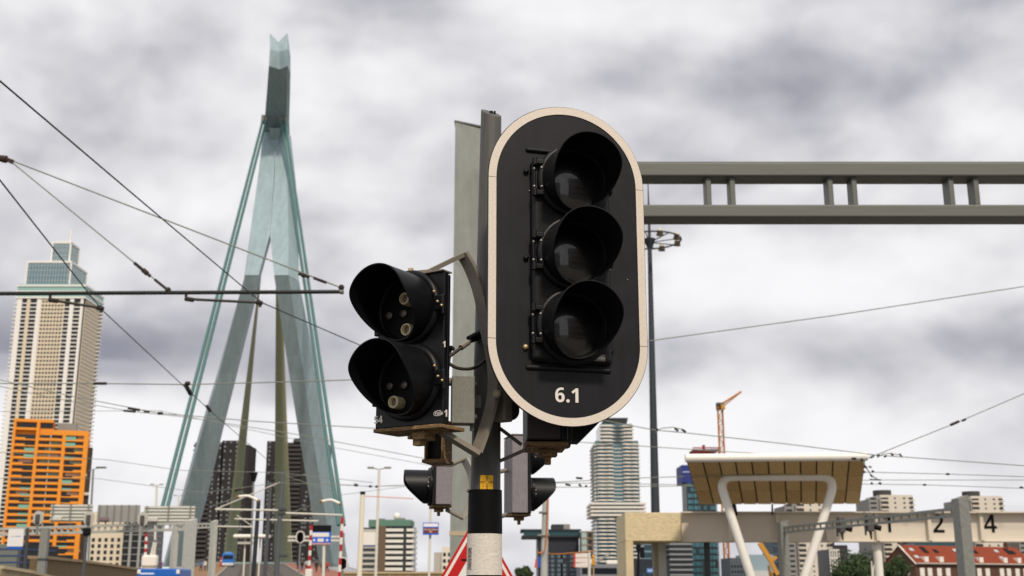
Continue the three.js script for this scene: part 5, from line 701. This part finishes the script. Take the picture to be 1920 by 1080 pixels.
// ---------------------------------------------------------------- parapet, vehicles and barriers at the bridge foot
{
  const base = P(57, 1043, 50), a = base.clone().setY(0), g = thing('concrete_parapet', 'tan concrete parapet wall descending in front of the cream office', 'wall', a), L = (u, v, D) => P(u, v, D).sub(a), T = [[57, 1042, 50], [150, 1052, 60], [240, 1065, 74], [300, 1068, 82]].map((q) => L(...q)), ring = (p, y) => [V(p.x, y, p.z), V(p.x + 0.35, y, p.z - 0.5)];
  part(g, 'wall', hull(T.map((p) => [V(p.x, 0, p.z), V(p.x, p.y - 0.12, p.z), V(p.x + 0.4, p.y - 0.12, p.z - 0.5), V(p.x + 0.4, 0, p.z - 0.5)])), M(0x8a7658, 0.95, { map: streaky })); part(g, 'coping', hull(T.map((p) => [V(p.x - 0.08, p.y - 0.119, p.z + 0.08), V(p.x - 0.08, p.y, p.z + 0.08), V(p.x + 0.5, p.y, p.z - 0.6), V(p.x + 0.5, p.y - 0.119, p.z - 0.6)])), M(0xa08c6c, 0.95));
  const b = P(-30, 1058, 38).setY(0), g2 = thing('concrete_parapet', 'low tan parapet below the white pole sign', 'wall', b), M2 = (u, v, D) => P(u, v, D).sub(b), U = [[-30, 1060, 38], [25, 1069, 40], [70, 1080, 44], [120, 1085, 50]].map((q) => M2(...q)); part(g2, 'wall', hull(U.map((p) => [V(p.x, 0, p.z), V(p.x, p.y - 0.1, p.z), V(p.x + 0.4, p.y - 0.1, p.z - 0.4), V(p.x + 0.4, 0, p.z - 0.4)])), M(0xa89878, 0.95, { map: streaky })); part(g2, 'coping', hull(U.map((p) => [V(p.x - 0.05, p.y - 0.099, p.z + 0.05), V(p.x - 0.05, p.y, p.z + 0.05), V(p.x + 0.45, p.y, p.z - 0.45), V(p.x + 0.45, p.y - 0.099, p.z - 0.45)])), M(0xb9aa8b, 0.95));
  const c = P(640, 1073, 95).setY(0), g3 = thing('quay_wall', 'tan quay wall running behind the pole below the white apartment slab', 'wall', c), y = yAt(1072, 95), x1 = P(880, 1073, 95).x - c.x; part(g3, 'wall', span(0, x1, 0, y - 0.15, -0.5, 0), M(0xa8926c, 0.95, { map: streaky })); part(g3, 'coping', span(-0.1, x1 + 0.1, y - 0.149, y, -0.6, 0.1), M(0xb8a682, 0.95));
}
const wheel = (g, x, y, z, r, w) => { const t = part(g, 'wheel', new THREE.CylinderGeometry(r, r, w, 20).rotateZ(Math.PI / 2), M(0x17171a, 0.85), x, y, z); part(t, 'rim', new THREE.CylinderGeometry(r * 0.58, r * 0.58, w + 0.02, 16).rotateZ(Math.PI / 2), mat.galv); };
{ // blue box van seen from the rear
  const D = 46, c = P(297, 1078, D), w = (336 - 258) / F * D * 0.97, h = yAt(1066, D), g = thing('delivery_van', 'bright blue box van below the sign gantry', 'van', V(c.x, 0, c.z), 0.12), b = M(0x1360b8, 0.4);
  part(g, 'box', rbox(w, h - 0.55, 3, 0.06, 0, 0.55 + (h - 0.55) / 2, -1.5, 3), b); part(g, 'cab', hull([[V(-w / 2 + 0.05, 0.45, -3.02), V(w / 2 - 0.05, 0.45, -3.02), V(w / 2 - 0.05, 0.45, -4.6), V(-w / 2 + 0.05, 0.45, -4.6)], [V(-w / 2 + 0.05, 1.15, -3.02), V(w / 2 - 0.05, 1.15, -3.02), V(w / 2 - 0.05, 1.15, -4.6), V(-w / 2 + 0.05, 1.15, -4.6)], [V(-w / 2 + 0.1, 1.85, -3.02), V(w / 2 - 0.1, 1.85, -3.02), V(w / 2 - 0.1, 1.85, -3.7), V(-w / 2 + 0.1, 1.85, -3.7)]]), b); part(g, 'chassis', span(-w / 2 + 0.1, w / 2 - 0.1, 0.3, 0.45, -4.5, -0.05), mat.black);
  for (const s of [-1, 1]) { part(g, 'rear_door', rbox(w / 2 - 0.06, h - 0.8, 0.03, 0.01, s * w / 4, 0.6 + (h - 0.7) / 2, 0.016), b); part(g, 'marker_lamp', rbox(0.13, 0.16, 0.05, 0.02, s * (w / 2 - 0.07), h - 0.12, 0.02), mat.white); part(g, 'tail_lamp', rbox(0.12, 0.24, 0.05, 0.02, s * (w / 2 - 0.08), 0.8, 0.04), mat.red); for (const z of [-0.8, -3.7]) wheel(g, s * (w / 2 - 0.12), 0.33, z, 0.33, 0.22); } part(g, 'roof_lettering', span(-w * 0.42, -w * 0.1, h - 0.22, h - 0.16, 0.032, 0.036), M(0xd8dde4, 0.6)); part(g, 'bumper', rbox(w, 0.16, 0.12, 0.03, 0, 0.42, 0.06), mat.black);
}
{ // blue lorry on the bridge with an orange attenuator
  const o = onDeck(427, 1063), g = thing('lorry', 'blue lorry parked on the bridge approach beside an orange unit', 'lorry', o, 0.2), b = M(0x1d6cc0, 0.45); part(g, 'cab', rbox(2.3, 2.2, 2, 0.15, 0, 1.6, 0, 3), b); part(g, 'windscreen', rbox(1.9, 0.8, 0.06, 0.02, 0, 1.9, 1), mat.glassDark); part(g, 'bumper', rbox(2.3, 0.5, 0.3, 0.05, 0, 0.55, 1), M(0xc9ccd0, 0.5)); part(g, 'beacon_bar', rbox(1.2, 0.18, 0.3, 0.05, 0, 2.82, 0.3), M(0x6aa6e2, 0.3)); part(g, 'load_bed', rbox(2.3, 1.3, 3.4, 0.08, 0, 1.3, -2.8), M(0x22508a, 0.6)); for (const s of [-1, 1]) for (const z of [0.2, -3.2]) wheel(g, s * 1.02, 0.45, z, 0.45, 0.3); 
  const q = onDeck(416, 1063), r = thing('road_barrier', 'orange-red upright barrier unit beside the blue lorry', 'barrier', q); part(r, 'body', rbox(0.8, 1.7, 0.5, 0.12, 0, 1.05, 0, 3), M(0xc83a18, 0.5)); part(r, 'foot', rbox(1, 0.2, 0.7, 0.04, 0, 0.1, 0), mat.black); part(r, 'white_band', rbox(0.82, 0.3, 0.52, 0.1, 0, 1.2, 0), mat.white);
}
const stripes = (g, a, b, r, n) => { for (let i = 0; i < n; i++) part(g, i % 2 ? 'white_section' : 'red_section', rod(a.clone().lerp(b, i / n), a.clone().lerp(b, (i + 0.995) / n), r, r, 8), i % 2 ? mat.white : mat.red); };
for (const [u0, v0, u1, v1, D, label, base] of [[275, 1000, 271, 1064, 78, 'raised red and white barrier arm with a white drive unit behind the blue van', 1], [584, 985, 579, 1070, 74, 'raised red and white barrier arm left of the blue road sign', 0], [642, 970, 636, 1085, 70, 'raised red and white barrier arm right of the blue road sign', 0]]) {
  const o = V(xAt(u1, v1, D), 0, -D), g = thing('barrier', label, 'barrier', o), L = (u, v, d = D) => P(u, v, d).sub(o); const lo = L(u1, v1); stripes(g, lo, L(u0, v0), 0.09, 9); part(g, 'drive_unit', rbox(base ? 0.95 : 0.4, Math.max(0.4, lo.y + 0.1), 0.5, 0.06, base ? 0.25 : 0, Math.max(0.4, lo.y + 0.1) / 2, -0.1), mat.white);
  if (base) { for (const s of [0, 1]) part(g, 'counter_arm', rod(L(281 + s * 5, 1050), L(289 + s * 4, 1016), 0.09, 0.06, 8), mat.poleWhite); part(g, 'unit_head', rbox(1.0, 0.75, 0.6, 0.15, L(281, 1052).x, L(281, 1052).y, 0, 3), mat.white); part(g, 'lamp', new THREE.SphereGeometry(0.12, 10, 8), mat.galv, L(292, 1014).x, L(292, 1014).y, 0); }
}
{ // blue direction panel
  const D = 76; pole('road_sign', 'blue road sign with white panel and black top on a white post', 'road sign', 608, 1000, 607, D, 0.11, mat.poleWhite, (g, t, L) => { const a = L(583, 1018), b = L(622, 985), m = L(602, 997.5); part(g, 'black_top', span(a.x + 0.03, b.x, m.y, b.y, 0.12, 0.2), mat.black); part(g, 'blue_panel', span(a.x, b.x, a.y, m.y - 0.005, 0.12, 0.2), M(0x0a62d8, 0.5)); const w = b.x - a.x, cx = (a.x + b.x) / 2; part(g, 'white_plate', rbox(w * 0.82, 0.26, 0.02, 0.009, cx, L(602, 1003).y, 0.21), mat.white); part(g, 'lower_plate', rbox(w * 0.3, 0.2, 0.02, 0.009, cx, L(602, 1013).y, 0.21), mat.white); for (const s of [-1, 1]) part(g, 'symbol_plate', rbox(0.14, 0.14, 0.02, 0.009, cx + s * w * 0.32, L(602, 1013).y, 0.21), mat.white); part(g, 'chequer_strip', span(a.x, b.x, a.y - 0.09, a.y - 0.01, 0.13, 0.19), M(0xd99a98, 0.6)); });
  for (const [u, v, D2, label] of [[563, 1007, 78, 'small oval-backed signal on a bar left of the blue road sign'], [643, 1057, 72, 'small oval-backed signal below the right barrier arm']]) { const c = P(u, v, D2), g = thing('traffic_signal', label, 'traffic light', V(c.x, 0, c.z)), y = c.y; part(g, 'backing_board', new THREE.ExtrudeGeometry(stadium(0.44, 0.68, 0), { depth: 0.02, bevelEnabled: false, curveSegments: 14 }), mat.black, 0, y, 0); const ring = stadium(0.56, 0.8, 0); ring.holes.push(stadium(0.44, 0.68, 0)); part(g, 'white_edge', new THREE.ExtrudeGeometry(ring, { depth: 0.025, bevelEnabled: false, curveSegments: 14 }), mat.white, 0, y, 0); for (const k of [-0.2, 0, 0.2]) part(g, 'visor', new THREE.CylinderGeometry(0.085, 0.085, 0.14, 12, 1, true).rotateX(Math.PI / 2), mat.black, 0, y + k, 0.09); part(g, 'post', rod(V(0, 0, -0.06), V(0, y + 0.2, -0.06), 0.05, 0.05, 8), mat.galv); }
  const o = P(540, 1008, 78.4), g = thing('signal_bar', 'pale twin bar crossing behind the small oval signal and blue sign', 'gantry', V(o.x, 0, o.z)); const x1 = P(640, 1008, 78.4).x - o.x; for (const d of [0, -0.24]) part(g, 'chord', span(0, x1, o.y + d, o.y + d + 0.12, -0.1, 0.02), mat.poleWhite); for (const x of row(0.3, x1 - 0.3, 8)) part(g, 'strut', span(x - 0.04, x + 0.04, o.y - 0.12, o.y, -0.08, 0), mat.galv); part(g, 'post', span(x1, x1 + 0.2, 0, o.y + 0.3, -0.12, 0.04), mat.galv);
}
// ---------------------------------------------------------------- masts on the tram track
pole('catenary_mast', 'thick grey overhead-line mast on the tram track in front of the right tower', 'mast', 530, 884, 517, 62, 0.15, M(0x53585c, 0.6), (g, t, L) => { part(g, 'bracket_tube', rod(L(404, 955), L(528, 957), 0.05, 0.05, 8), mat.poleWhite); part(g, 'bracket_tube', rod(L(536, 962), L(642, 966), 0.05, 0.05, 8), mat.poleWhite); part(g, 'stay', rod(L(404, 955), L(528, 903), 0.03, 0.03, 6), mat.poleWhite); for (const [u, v] of [[533, 955], [530, 963], [535, 1042]]) part(g, 'clamp', rbox(0.34, 0.14, 0.34, 0.03, L(u - 2, v).x, L(u, v).y, 0), mat.poleDark); });
pole('catenary_mast', 'slimmer grey overhead-line mast left of the thick one', 'mast', 507, 905, 496, 80, 0.14, M(0x4a4e52, 0.6), (g, t, L) => { part(g, 'bracket_tube', rod(L(440, 973), L(597, 977), 0.05, 0.05, 8), mat.poleWhite); part(g, 'stay', rod(L(444, 966), L(472, 986), 0.03, 0.03, 6), mat.poleWhite); });
pole('catenary_mast', 'black overhead-line mast nearest the dark left tower', 'mast', 485, 938, 474, 84, 0.17, M(0x1f2327, 0.6), (g, t, L) => { part(g, 'bracket_tube', rod(L(405, 987), L(474, 988), 0.05, 0.05, 8), mat.poleWhite); });
pole('street_lamp', 'thin pale lamp post with a black head between the dark towers', 'lamp', 476, 888, 470, 90, 0.08, mat.galv, (g, t) => { part(g, 'lantern', hull([[V(-0.12, 0, 0.12), V(0.12, 0, 0.12), V(0.12, 0, -0.12), V(-0.12, 0, -0.12)], [V(-0.26, 0.7, 0.26), V(0.26, 0.7, 0.26), V(0.26, 0.7, -0.26), V(-0.26, 0.7, -0.26)]]).translate(t.x, t.y - 0.6, 0), mat.black); });
for (const [a, b, label] of [[[448, 931], [483, 938], 'white arched luminaire hung on a wire by the black mast'], [[604, 940], [637, 944], 'white arched luminaire hung on a wire by the right back stay']]) { const D = 61, A = P(...a, D), B = P(...b, D), m = A.clone().lerp(B, 0.5).add(V(0, 0.12, 0)), g = thing('hanging_luminaire', label, 'lamp', A), q = [A, m, B].map((p) => p.clone().sub(A)); part(g, 'tube', tube(q, 0.07, 16, 10), M(0xf0ede4, 0.4)); part(g, 'end_cap', [rod(q[0].clone().add(V(-0.12, -0.02, 0)), q[0], 0.075, 0.075, 8)], M(0x8a6a3a, 0.6)); part(g, 'end_cap', [rod(q[2], q[2].clone().add(V(0.08, -0.06, 0)), 0.075, 0.075, 8)], M(0x8a6a3a, 0.6)); part(g, 'hanger_wire', rod(q[0].clone().add(V(-1.4, -0.5, 0)), q[0], 0.015, 0.015, 5), wirePale); }
{ const D = 110, a = P(437, 1003, D), g = thing('platform_roof', 'pale low platform roof on the tram track behind the black mast', 'shelter', V(a.x, 0, a.z)), w = P(500, 1003, D).x - a.x; part(g, 'roof', rbox(w, 0.32, 2, 0.12, w / 2, a.y - 0.1, -1, 3), mat.whitePaint); part(g, 'lower_edge', rbox(w * 0.5, 0.25, 1, 0.1, w * 0.35, a.y - 0.7, -1), mat.whitePaint); for (const x of [0.3, 0.75]) part(g, 'post', rod(V(w * x, 0, -1), V(w * x, a.y - 0.26, -1), 0.08, 0.08, 8), mat.poleWhite); }
// ---------------------------------------------------------------- lamps and poles in the middle distance
const arm2 = (g, t, w) => { for (const s of [-1, 1]) { part(g, 'lamp_arm', rod(t, t.clone().add(V(s * w * 0.5, 0.06, 0)), 0.03, 0.03, 6), mat.galv); part(g, 'lamp_head', rbox(w * 0.6, 0.12, 0.26, 0.05, t.x + s * w * 0.75, t.y + 0.1, 0), M(0x8c8e88, 0.5)); } };
pole('street_lamp', 'double-headed pale street lamp beside the white apartment slab', 'lamp', 711, 880, 704, 72, 0.09, mat.poleWhite, (g, t) => arm2(g, t, 0.7));
pole('street_lamp', 'grey street lamp beside the orange block', 'lamp', 175, 880, 165, 90, 0.09, mat.galv, (g, t) => { part(g, 'lamp_arm', rod(t, t.clone().add(V(0.4, 0.1, 0)), 0.03, 0.03, 6), mat.galv); part(g, 'lamp_head', rbox(0.75, 0.13, 0.3, 0.05, t.x + 0.6, t.y + 0.14, 0), M(0x6a6c68, 0.5)); part(g, 'lamp_arm', rod(t, t.clone().add(V(-0.35, -0.08, 0)), 0.025, 0.025, 6), mat.galv); });
pole('street_lamp', 'white street lamp above the wide slatted sign panel', 'lamp', 294, 910, 290, 130, 0.14, mat.poleWhite, (g, t) => arm2(g, t, 0.7));
pole('street_lamp', 'faint street lamp in front of the left pylon leg', 'lamp', 335, 930, 330, 170, 0.12, mat.poleWhite, (g, t) => arm2(g, t, 0.7));
pole('white_pole', 'stout cream pole with a black cap right of the barrier arm', 'pole', 680, 925, 673, 52, 0.12, M(0xe4dcc6, 0.6), (g, t, L) => { part(g, 'cap', rod(t.clone().add(V(0, -0.05, 0)), t.clone().add(V(0, 0.08, 0)), 0.12, 0.11, 12), mat.black); part(g, 'orange_line', rod(L(680, 930), L(775, 935), 0.02, 0.02, 6), M(0xd98a5c, 0.7)); });
pole('road_sign', 'small blue and brown tourist sign on a tall white pole', 'road sign', 808, 935, 804, 72, 0.08, mat.poleWhite, (g, t, L) => { const a = L(793, 1003), b = L(823, 980); part(g, 'panel', span(a.x, b.x, a.y, b.y, 0.1, 0.15), M(0x1d57c4, 0.5)); part(g, 'print', new THREE.PlaneGeometry((b.x - a.x) * 0.96, (b.y - a.y) * 0.94), M(0xffffff, 0.6, { map: print(256, 196, (x) => { x.fillStyle = '#1d57c4'; x.fillRect(0, 0, 256, 196); x.fillStyle = '#e8eaf0'; x.fillRect(6, 8, 244, 56); x.fillStyle = '#6d2a18'; x.fillRect(8, 86, 240, 88); x.fillStyle = '#e0c8bc'; x.font = 'bold 38px sans-serif'; x.fillText('Nieuwe Maas', 14, 124, 228); x.fillRect(104, 142, 48, 16); }) }), (a.x + b.x) / 2, (a.y + b.y) / 2, 0.152); part(g, 'clamp', rbox(0.1, 0.22, 0.12, 0.02, L(807, 1006).x, L(807, 1006).y, 0.06), mat.poleDark); });
pole('service_pole', 'pale concrete pole with clamps and an orange cable', 'pole', 1024, 898, 1017, 36, 0.115, M(0xc4c3bd, 0.8, { map: mottle }), (g, t, L) => { for (const v of [961, 1004]) part(g, 'clamp', rbox(v > 990 ? 0.36 : 0.28, 0.06, 0.3, 0.02, L(1019, v).x, L(1019, v).y, 0), mat.galv); part(g, 'orange_cable', tube([L(1029, 905, 35.8), L(1027, 960, 35.8), L(1025, 1000, 35.8), L(1022, 1028, 35.8), L(1016, 1037, 35.8), L(1008, 1036, 35.8)], 0.022, 30, 6), M(0xc87a38, 0.6)); part(g, 'barrier_line', tube([L(1008, 1036, 35.8), L(1040, 1039, 37), L(1075, 1037, 38.5), L(1112, 1034, 40)], 0.022, 24, 6), M(0xb06c1c, 0.6)); });
{ const D = 40, o = V(xAt(1007, 1080, D), 0, -D), g = thing('marker_post', 'orange and blue marker flags beside the pale concrete pole', 'marker', o), y = yAt(1056, D); part(g, 'post', rod(V(0, 0, 0), V(0, y + 0.5, 0), 0.03, 0.03, 8), mat.galv); part(g, 'orange_flag', hull([[V(-0.09, y - 0.15, 0), V(0, y - 0.15, 0.03), V(0, y - 0.15, -0.03)], [V(-0.05, y + 0.12, 0), V(0, y + 0.2, 0.03), V(0, y + 0.2, -0.03)]]), M(0xd8571c, 0.7)); part(g, 'blue_flag', rbox(0.12, 0.34, 0.03, 0.01, 0.08, y + 0.03, 0), M(0x1f55b8, 0.7)); }
{ const D = 58, o = V(xAt(1104, 1080, D), 0, -D), g = thing('direction_sign', 'stack of three white and red finger signs on a pale post', 'road sign', o), L = (u, v) => P(u, v, D).sub(o); part(g, 'post', rod(V(0, 0, 0), L(1105, 1032), 0.07, 0.07, 10), mat.poleWhite); for (const v of [1042, 1051, 1060]) { const a = L(1075, v + 4), b = L(1102, v - 4); part(g, 'finger_board', rbox(b.x - a.x, b.y - a.y, 0.05, 0.02, (a.x + b.x) / 2, (a.y + b.y) / 2, 0.08), M(0xe9dcd4, 0.6)); part(g, 'red_end', rbox(0.11, b.y - a.y + 0.01, 0.06, 0.02, a.x + 0.05, (a.y + b.y) / 2, 0.08), M(0xcc4030, 0.6)); } 
  const q = V(xAt(1113, 1080, 40), 0, -40), h = thing('warning_lantern', 'yellow lantern on a slim post beside the finger signs', 'lantern', q), y0 = yAt(1062, 40); part(h, 'post', rod(V(0, 0, 0), V(0, yAt(1032, 40), 0), 0.025, 0.025, 8), M(0xb09a74, 0.8)); part(h, 'body', new THREE.CapsuleGeometry(0.055, 0.16, 6, 12), M(0xe09a10, 0.5), 0, y0 + 0.14, 0.03); part(h, 'top_lamp', new THREE.SphereGeometry(0.05, 10, 8), M(0xf0a818, 0.4), 0, y0 + 0.32, 0.03); }
pole('traffic_signal', 'black twin-head signal seen through the concrete frame', 'traffic light', 1197, 1022, 1194, 56, 0.07, mat.black, (g, t, L) => { part(g, 'head', [rbox(0.22, 0.6, 0.2, 0.04, t.x, t.y + 0.02, 0), rbox(0.2, 0.5, 0.2, 0.04, L(1204, 1036).x, L(1204, 1036).y, 0)], mat.black); });
{ // yellow excavator between the far buildings
  const D = 190, o = V(xAt(1456, 1080, D), 0, -D), g = thing('excavator', 'yellow excavator with raised lattice-like boom below the shelter', 'excavator', o), L = (u, v) => P(u, v, D).sub(o), y = M(0xc08a30, 0.6); part(g, 'boom', bar(L(1446, 1052), L(1424, 1018), 0.7, 0.7, V(0, 0, 1)), y); part(g, 'stick', bar(L(1445, 1052), L(1458, 1078), 0.6, 0.6, V(0, 0, 1)), y); part(g, 'boom_bracket', bar(L(1445, 1053), L(1456, 1044), 0.5, 0.5, V(0, 0, 1)), y); part(g, 'cylinder', rod(L(1441, 1060), L(1444, 1078), 0.2, 0.2, 8), M(0x8a6a3a, 0.5)); part(g, 'cab', rbox(2.6, 2.2, 2.4, 0.2, 0.5, 2, -1), y); part(g, 'window', rbox(1.6, 1, 0.08, 0.03, 0.2, 2.4, 0.24), mat.glassDark); for (const s of [-1, 1]) part(g, 'track', rbox(3.6, 0.8, 0.6, 0.3, 0.4, 0.4, -1 + s * 1.1, 4), mat.black); }
// overhead dynamic signs and cameras on the far right gantry
for (const [u, v, label] of [[1575, 985, 'lane signal case hanging on the far end of the right gantry'], [1628, 982, 'lane signal case hanging near the digit 1 on the right gantry']]) { const D = u < 1600 ? 29.7 : 28.3, c = P(u, v, D), g = thing('lane_signal', label, 'traffic light', c); g.scale.setScalar(0.6); part(g, 'case', rbox(0.26, 0.66, 0.24, 0.04, 0, 0.02, 0.22), M(0x55514f, 0.6)); part(g, 'visor', rod(V(0.1, -0.1, 0.2), V(0.42, -0.2, 0.25), 0.1, 0.11, 10), mat.black); part(g, 'bracket', rbox(0.07, 0.9, 0.07, 0.01, -0.16, 0, 0.1), mat.galvDark); part(g, 'finger', rod(V(0, -0.3, 0.22), V(0.02, -0.62, 0.22), 0.07, 0.03, 6), M(0x3c3836, 0.7)); }
pole('bicycle_rack', 'pair of curved pale hoops at the foot of the white column', 'rack', 1634, 1052, 1633, 44, 0.03, mat.poleWhite, (g, t, L) => { part(g, 'hoop', tube([V(0.16, 0, 0), L(1637, 1070), L(1640, 1058), L(1648, 1050)], 0.03, 20, 6), mat.poleWhite); });
// ---------------------------------------------------------------- people on the footways
function personGeo(stride, arm) {
  const R = 44, mc = new MarchingCubes(R, new THREE.MeshBasicMaterial(), false, false, 60000); mc.isolation = 0; const S = 1.0;                          // field spans -1..1 m round the hip
  const B = [[0, 0.7, 0, 0.11, 0, 0.72, 0.02, 0.1], [0, 0.52, 0, 0.055, 0, 0.62, 0, 0.055], [-0.13, 0.45, 0, 0.09, 0.13, 0.45, 0, 0.09], [0, 0.42, 0, 0.15, 0, 0.02, 0, 0.14], [-0.09, 0, 0, 0.1, -0.1, -0.42, stride * 0.5, 0.07], [-0.1, -0.42, stride * 0.5, 0.065, -0.1, -0.84, stride * 0.9, 0.05], [-0.1, -0.84, stride * 0.9 - 0.02, 0.05, -0.1, -0.86, stride * 0.9 + 0.12, 0.04], [0.09, 0, 0, 0.1, 0.1, -0.42, -stride * 0.4, 0.07], [0.1, -0.42, -stride * 0.4, 0.065, 0.1, -0.84, -stride, 0.05], [0.1, -0.84, -stride, 0.05, 0.1, -0.86, -stride + 0.12, 0.04], [-0.2, 0.44, 0, 0.06, -0.26, 0.14, -arm * 0.4, 0.05], [-0.26, 0.14, -arm * 0.4, 0.045, -0.25, -0.1, -arm * 0.2 + 0.05, 0.04], [0.2, 0.44, 0, 0.06, 0.26, 0.14, arm * 0.4, 0.05], [0.26, 0.14, arm * 0.4, 0.045, 0.25, -0.1, arm * 0.6 + 0.1, 0.04]];
  const f = mc.field; for (let z = 0; z < R; z++) for (let y = 0; y < R; y++) for (let x = 0; x < R; x++) { const p = [(x / R * 2 - 1) * S, (y / R * 2 - 1) * S, (z / R * 2 - 1) * S]; let sum = 0; for (const [ax, ay, az, ra, bx, by, bz, rb] of B) { const dx = bx - ax, dy = by - ay, dz = bz - az, t = Math.max(0, Math.min(1, ((p[0] - ax) * dx + (p[1] - ay) * dy + (p[2] - az) * dz) / (dx * dx + dy * dy + dz * dz + 1e-9))); const d = Math.hypot(p[0] - ax - dx * t, p[1] - ay - dy * t, p[2] - az - dz * t) - (ra + (rb - ra) * t); sum += Math.exp(-d * 38); } f[z * R * R + y * R + x] = Math.log(sum) / 38; }
  mc.update(); const n = mc.count, g = new THREE.BufferGeometry(); g.setAttribute('position', new THREE.Float32BufferAttribute(mc.positionArray.slice(0, n * 3), 3)); g.setAttribute('normal', new THREE.Float32BufferAttribute(mc.normalArray.slice(0, n * 3), 3)); g.translate(0, 0.9, 0); return g;
}
{
  const shapes = [personGeo(0.22, 0.5), personGeo(0.05, 0.15), personGeo(-0.28, 0.3)];
  const dye = (geo, coat, leg) => { const g = geo.clone(), p = g.attributes.position, c = []; for (let i = 0; i < p.count; i++) { const y = p.getY(i), h = y > 1.47 ? (y > 1.66 || p.getZ(i) < -0.02 ? [0.03, 0.022, 0.016] : [0.38, 0.24, 0.17]) : y > 0.84 ? (Math.abs(p.getX(i)) > 0.2 && y < 0.86 ? [0.38, 0.24, 0.17] : coat) : y > 0.1 ? leg : [0.03, 0.03, 0.03]; c.push(...h); } g.setAttribute('color', new THREE.Float32BufferAttribute(c, 3)); return g; };
  const pm = new THREE.MeshStandardMaterial({ vertexColors: true, roughness: 0.9 });
  [[558, 1068, 'dark navy coat and dark trousers', [0.02, 0.025, 0.05], [0.02, 0.02, 0.03]], [566, 1072, 'black jacket and blue jeans', [0.015, 0.015, 0.018], [0.05, 0.08, 0.16]], [574, 1070, 'pale grey sweater and dark trousers', [0.45, 0.45, 0.45], [0.03, 0.03, 0.035]], [593, 1074, 'black coat and black trousers', [0.012, 0.012, 0.014], [0.012, 0.012, 0.014]], [604, 1076, 'dark green jacket and brown trousers', [0.03, 0.04, 0.025], [0.07, 0.05, 0.035]], [613, 1074, 'red jacket and dark trousers', [0.4, 0.06, 0.04], [0.025, 0.025, 0.03]], [376, 1072, 'blue shirt and dark trousers', [0.08, 0.16, 0.36], [0.03, 0.03, 0.04]], [384, 1071, 'white shirt and blue jeans', [0.6, 0.6, 0.58], [0.06, 0.09, 0.17]], [389, 1072, 'brown coat and black trousers', [0.11, 0.07, 0.04], [0.015, 0.015, 0.015]], [302, 1073, 'purple jacket and dark trousers', [0.16, 0.08, 0.2], [0.03, 0.03, 0.03]]].forEach(([u, v, what, a, b], i) => {
    const o = onDeck(u, v); o.y += 0.14; const g = thing('person', 'person in ' + what + ' on the bridge footway', 'person', o, i % 2 ? 0.2 + i * 0.1 : Math.PI + 0.3 - i * 0.1); part(g, 'body', dye(shapes[i % 3], a, b), pm); });
}
// the brick blocks across the street behind the viewer, which the dark lenses mirror
for (const [x, z, w, h, label, c] of [[34, 40, 26, 24, 'brown brick block across the street behind the viewpoint', 0x5b4636], [2, 52, 24, 17, 'grey office block across the street behind the viewpoint', 0x77736c]]) {
  const g = thing('street_block', label, 'building', V(x, 0, z), x > 20 ? Math.PI + 0.7 : Math.PI); part(g, 'wall', span(-w / 2, w / 2, 0, h, -12, 0), M(c, 0.9)); part(g, 'cornice', span(-w / 2 - 0.3, w / 2 + 0.3, h, h + 0.4, -12.3, 0.3), M(0xb7ae9e, 0.8)); for (const xx of row(-w / 2 + 2, w / 2 - 2, 8)) for (let i = 0; i * 3.4 + 3 < h; i++) part(g, 'window', box(1.5, 1.9, 0.1, xx, i * 3.4 + 2, 0.02), i % 2 ? mat.glassDark : M(0xaab0b2, 0.2)); }
renderer.render(scene, camera);
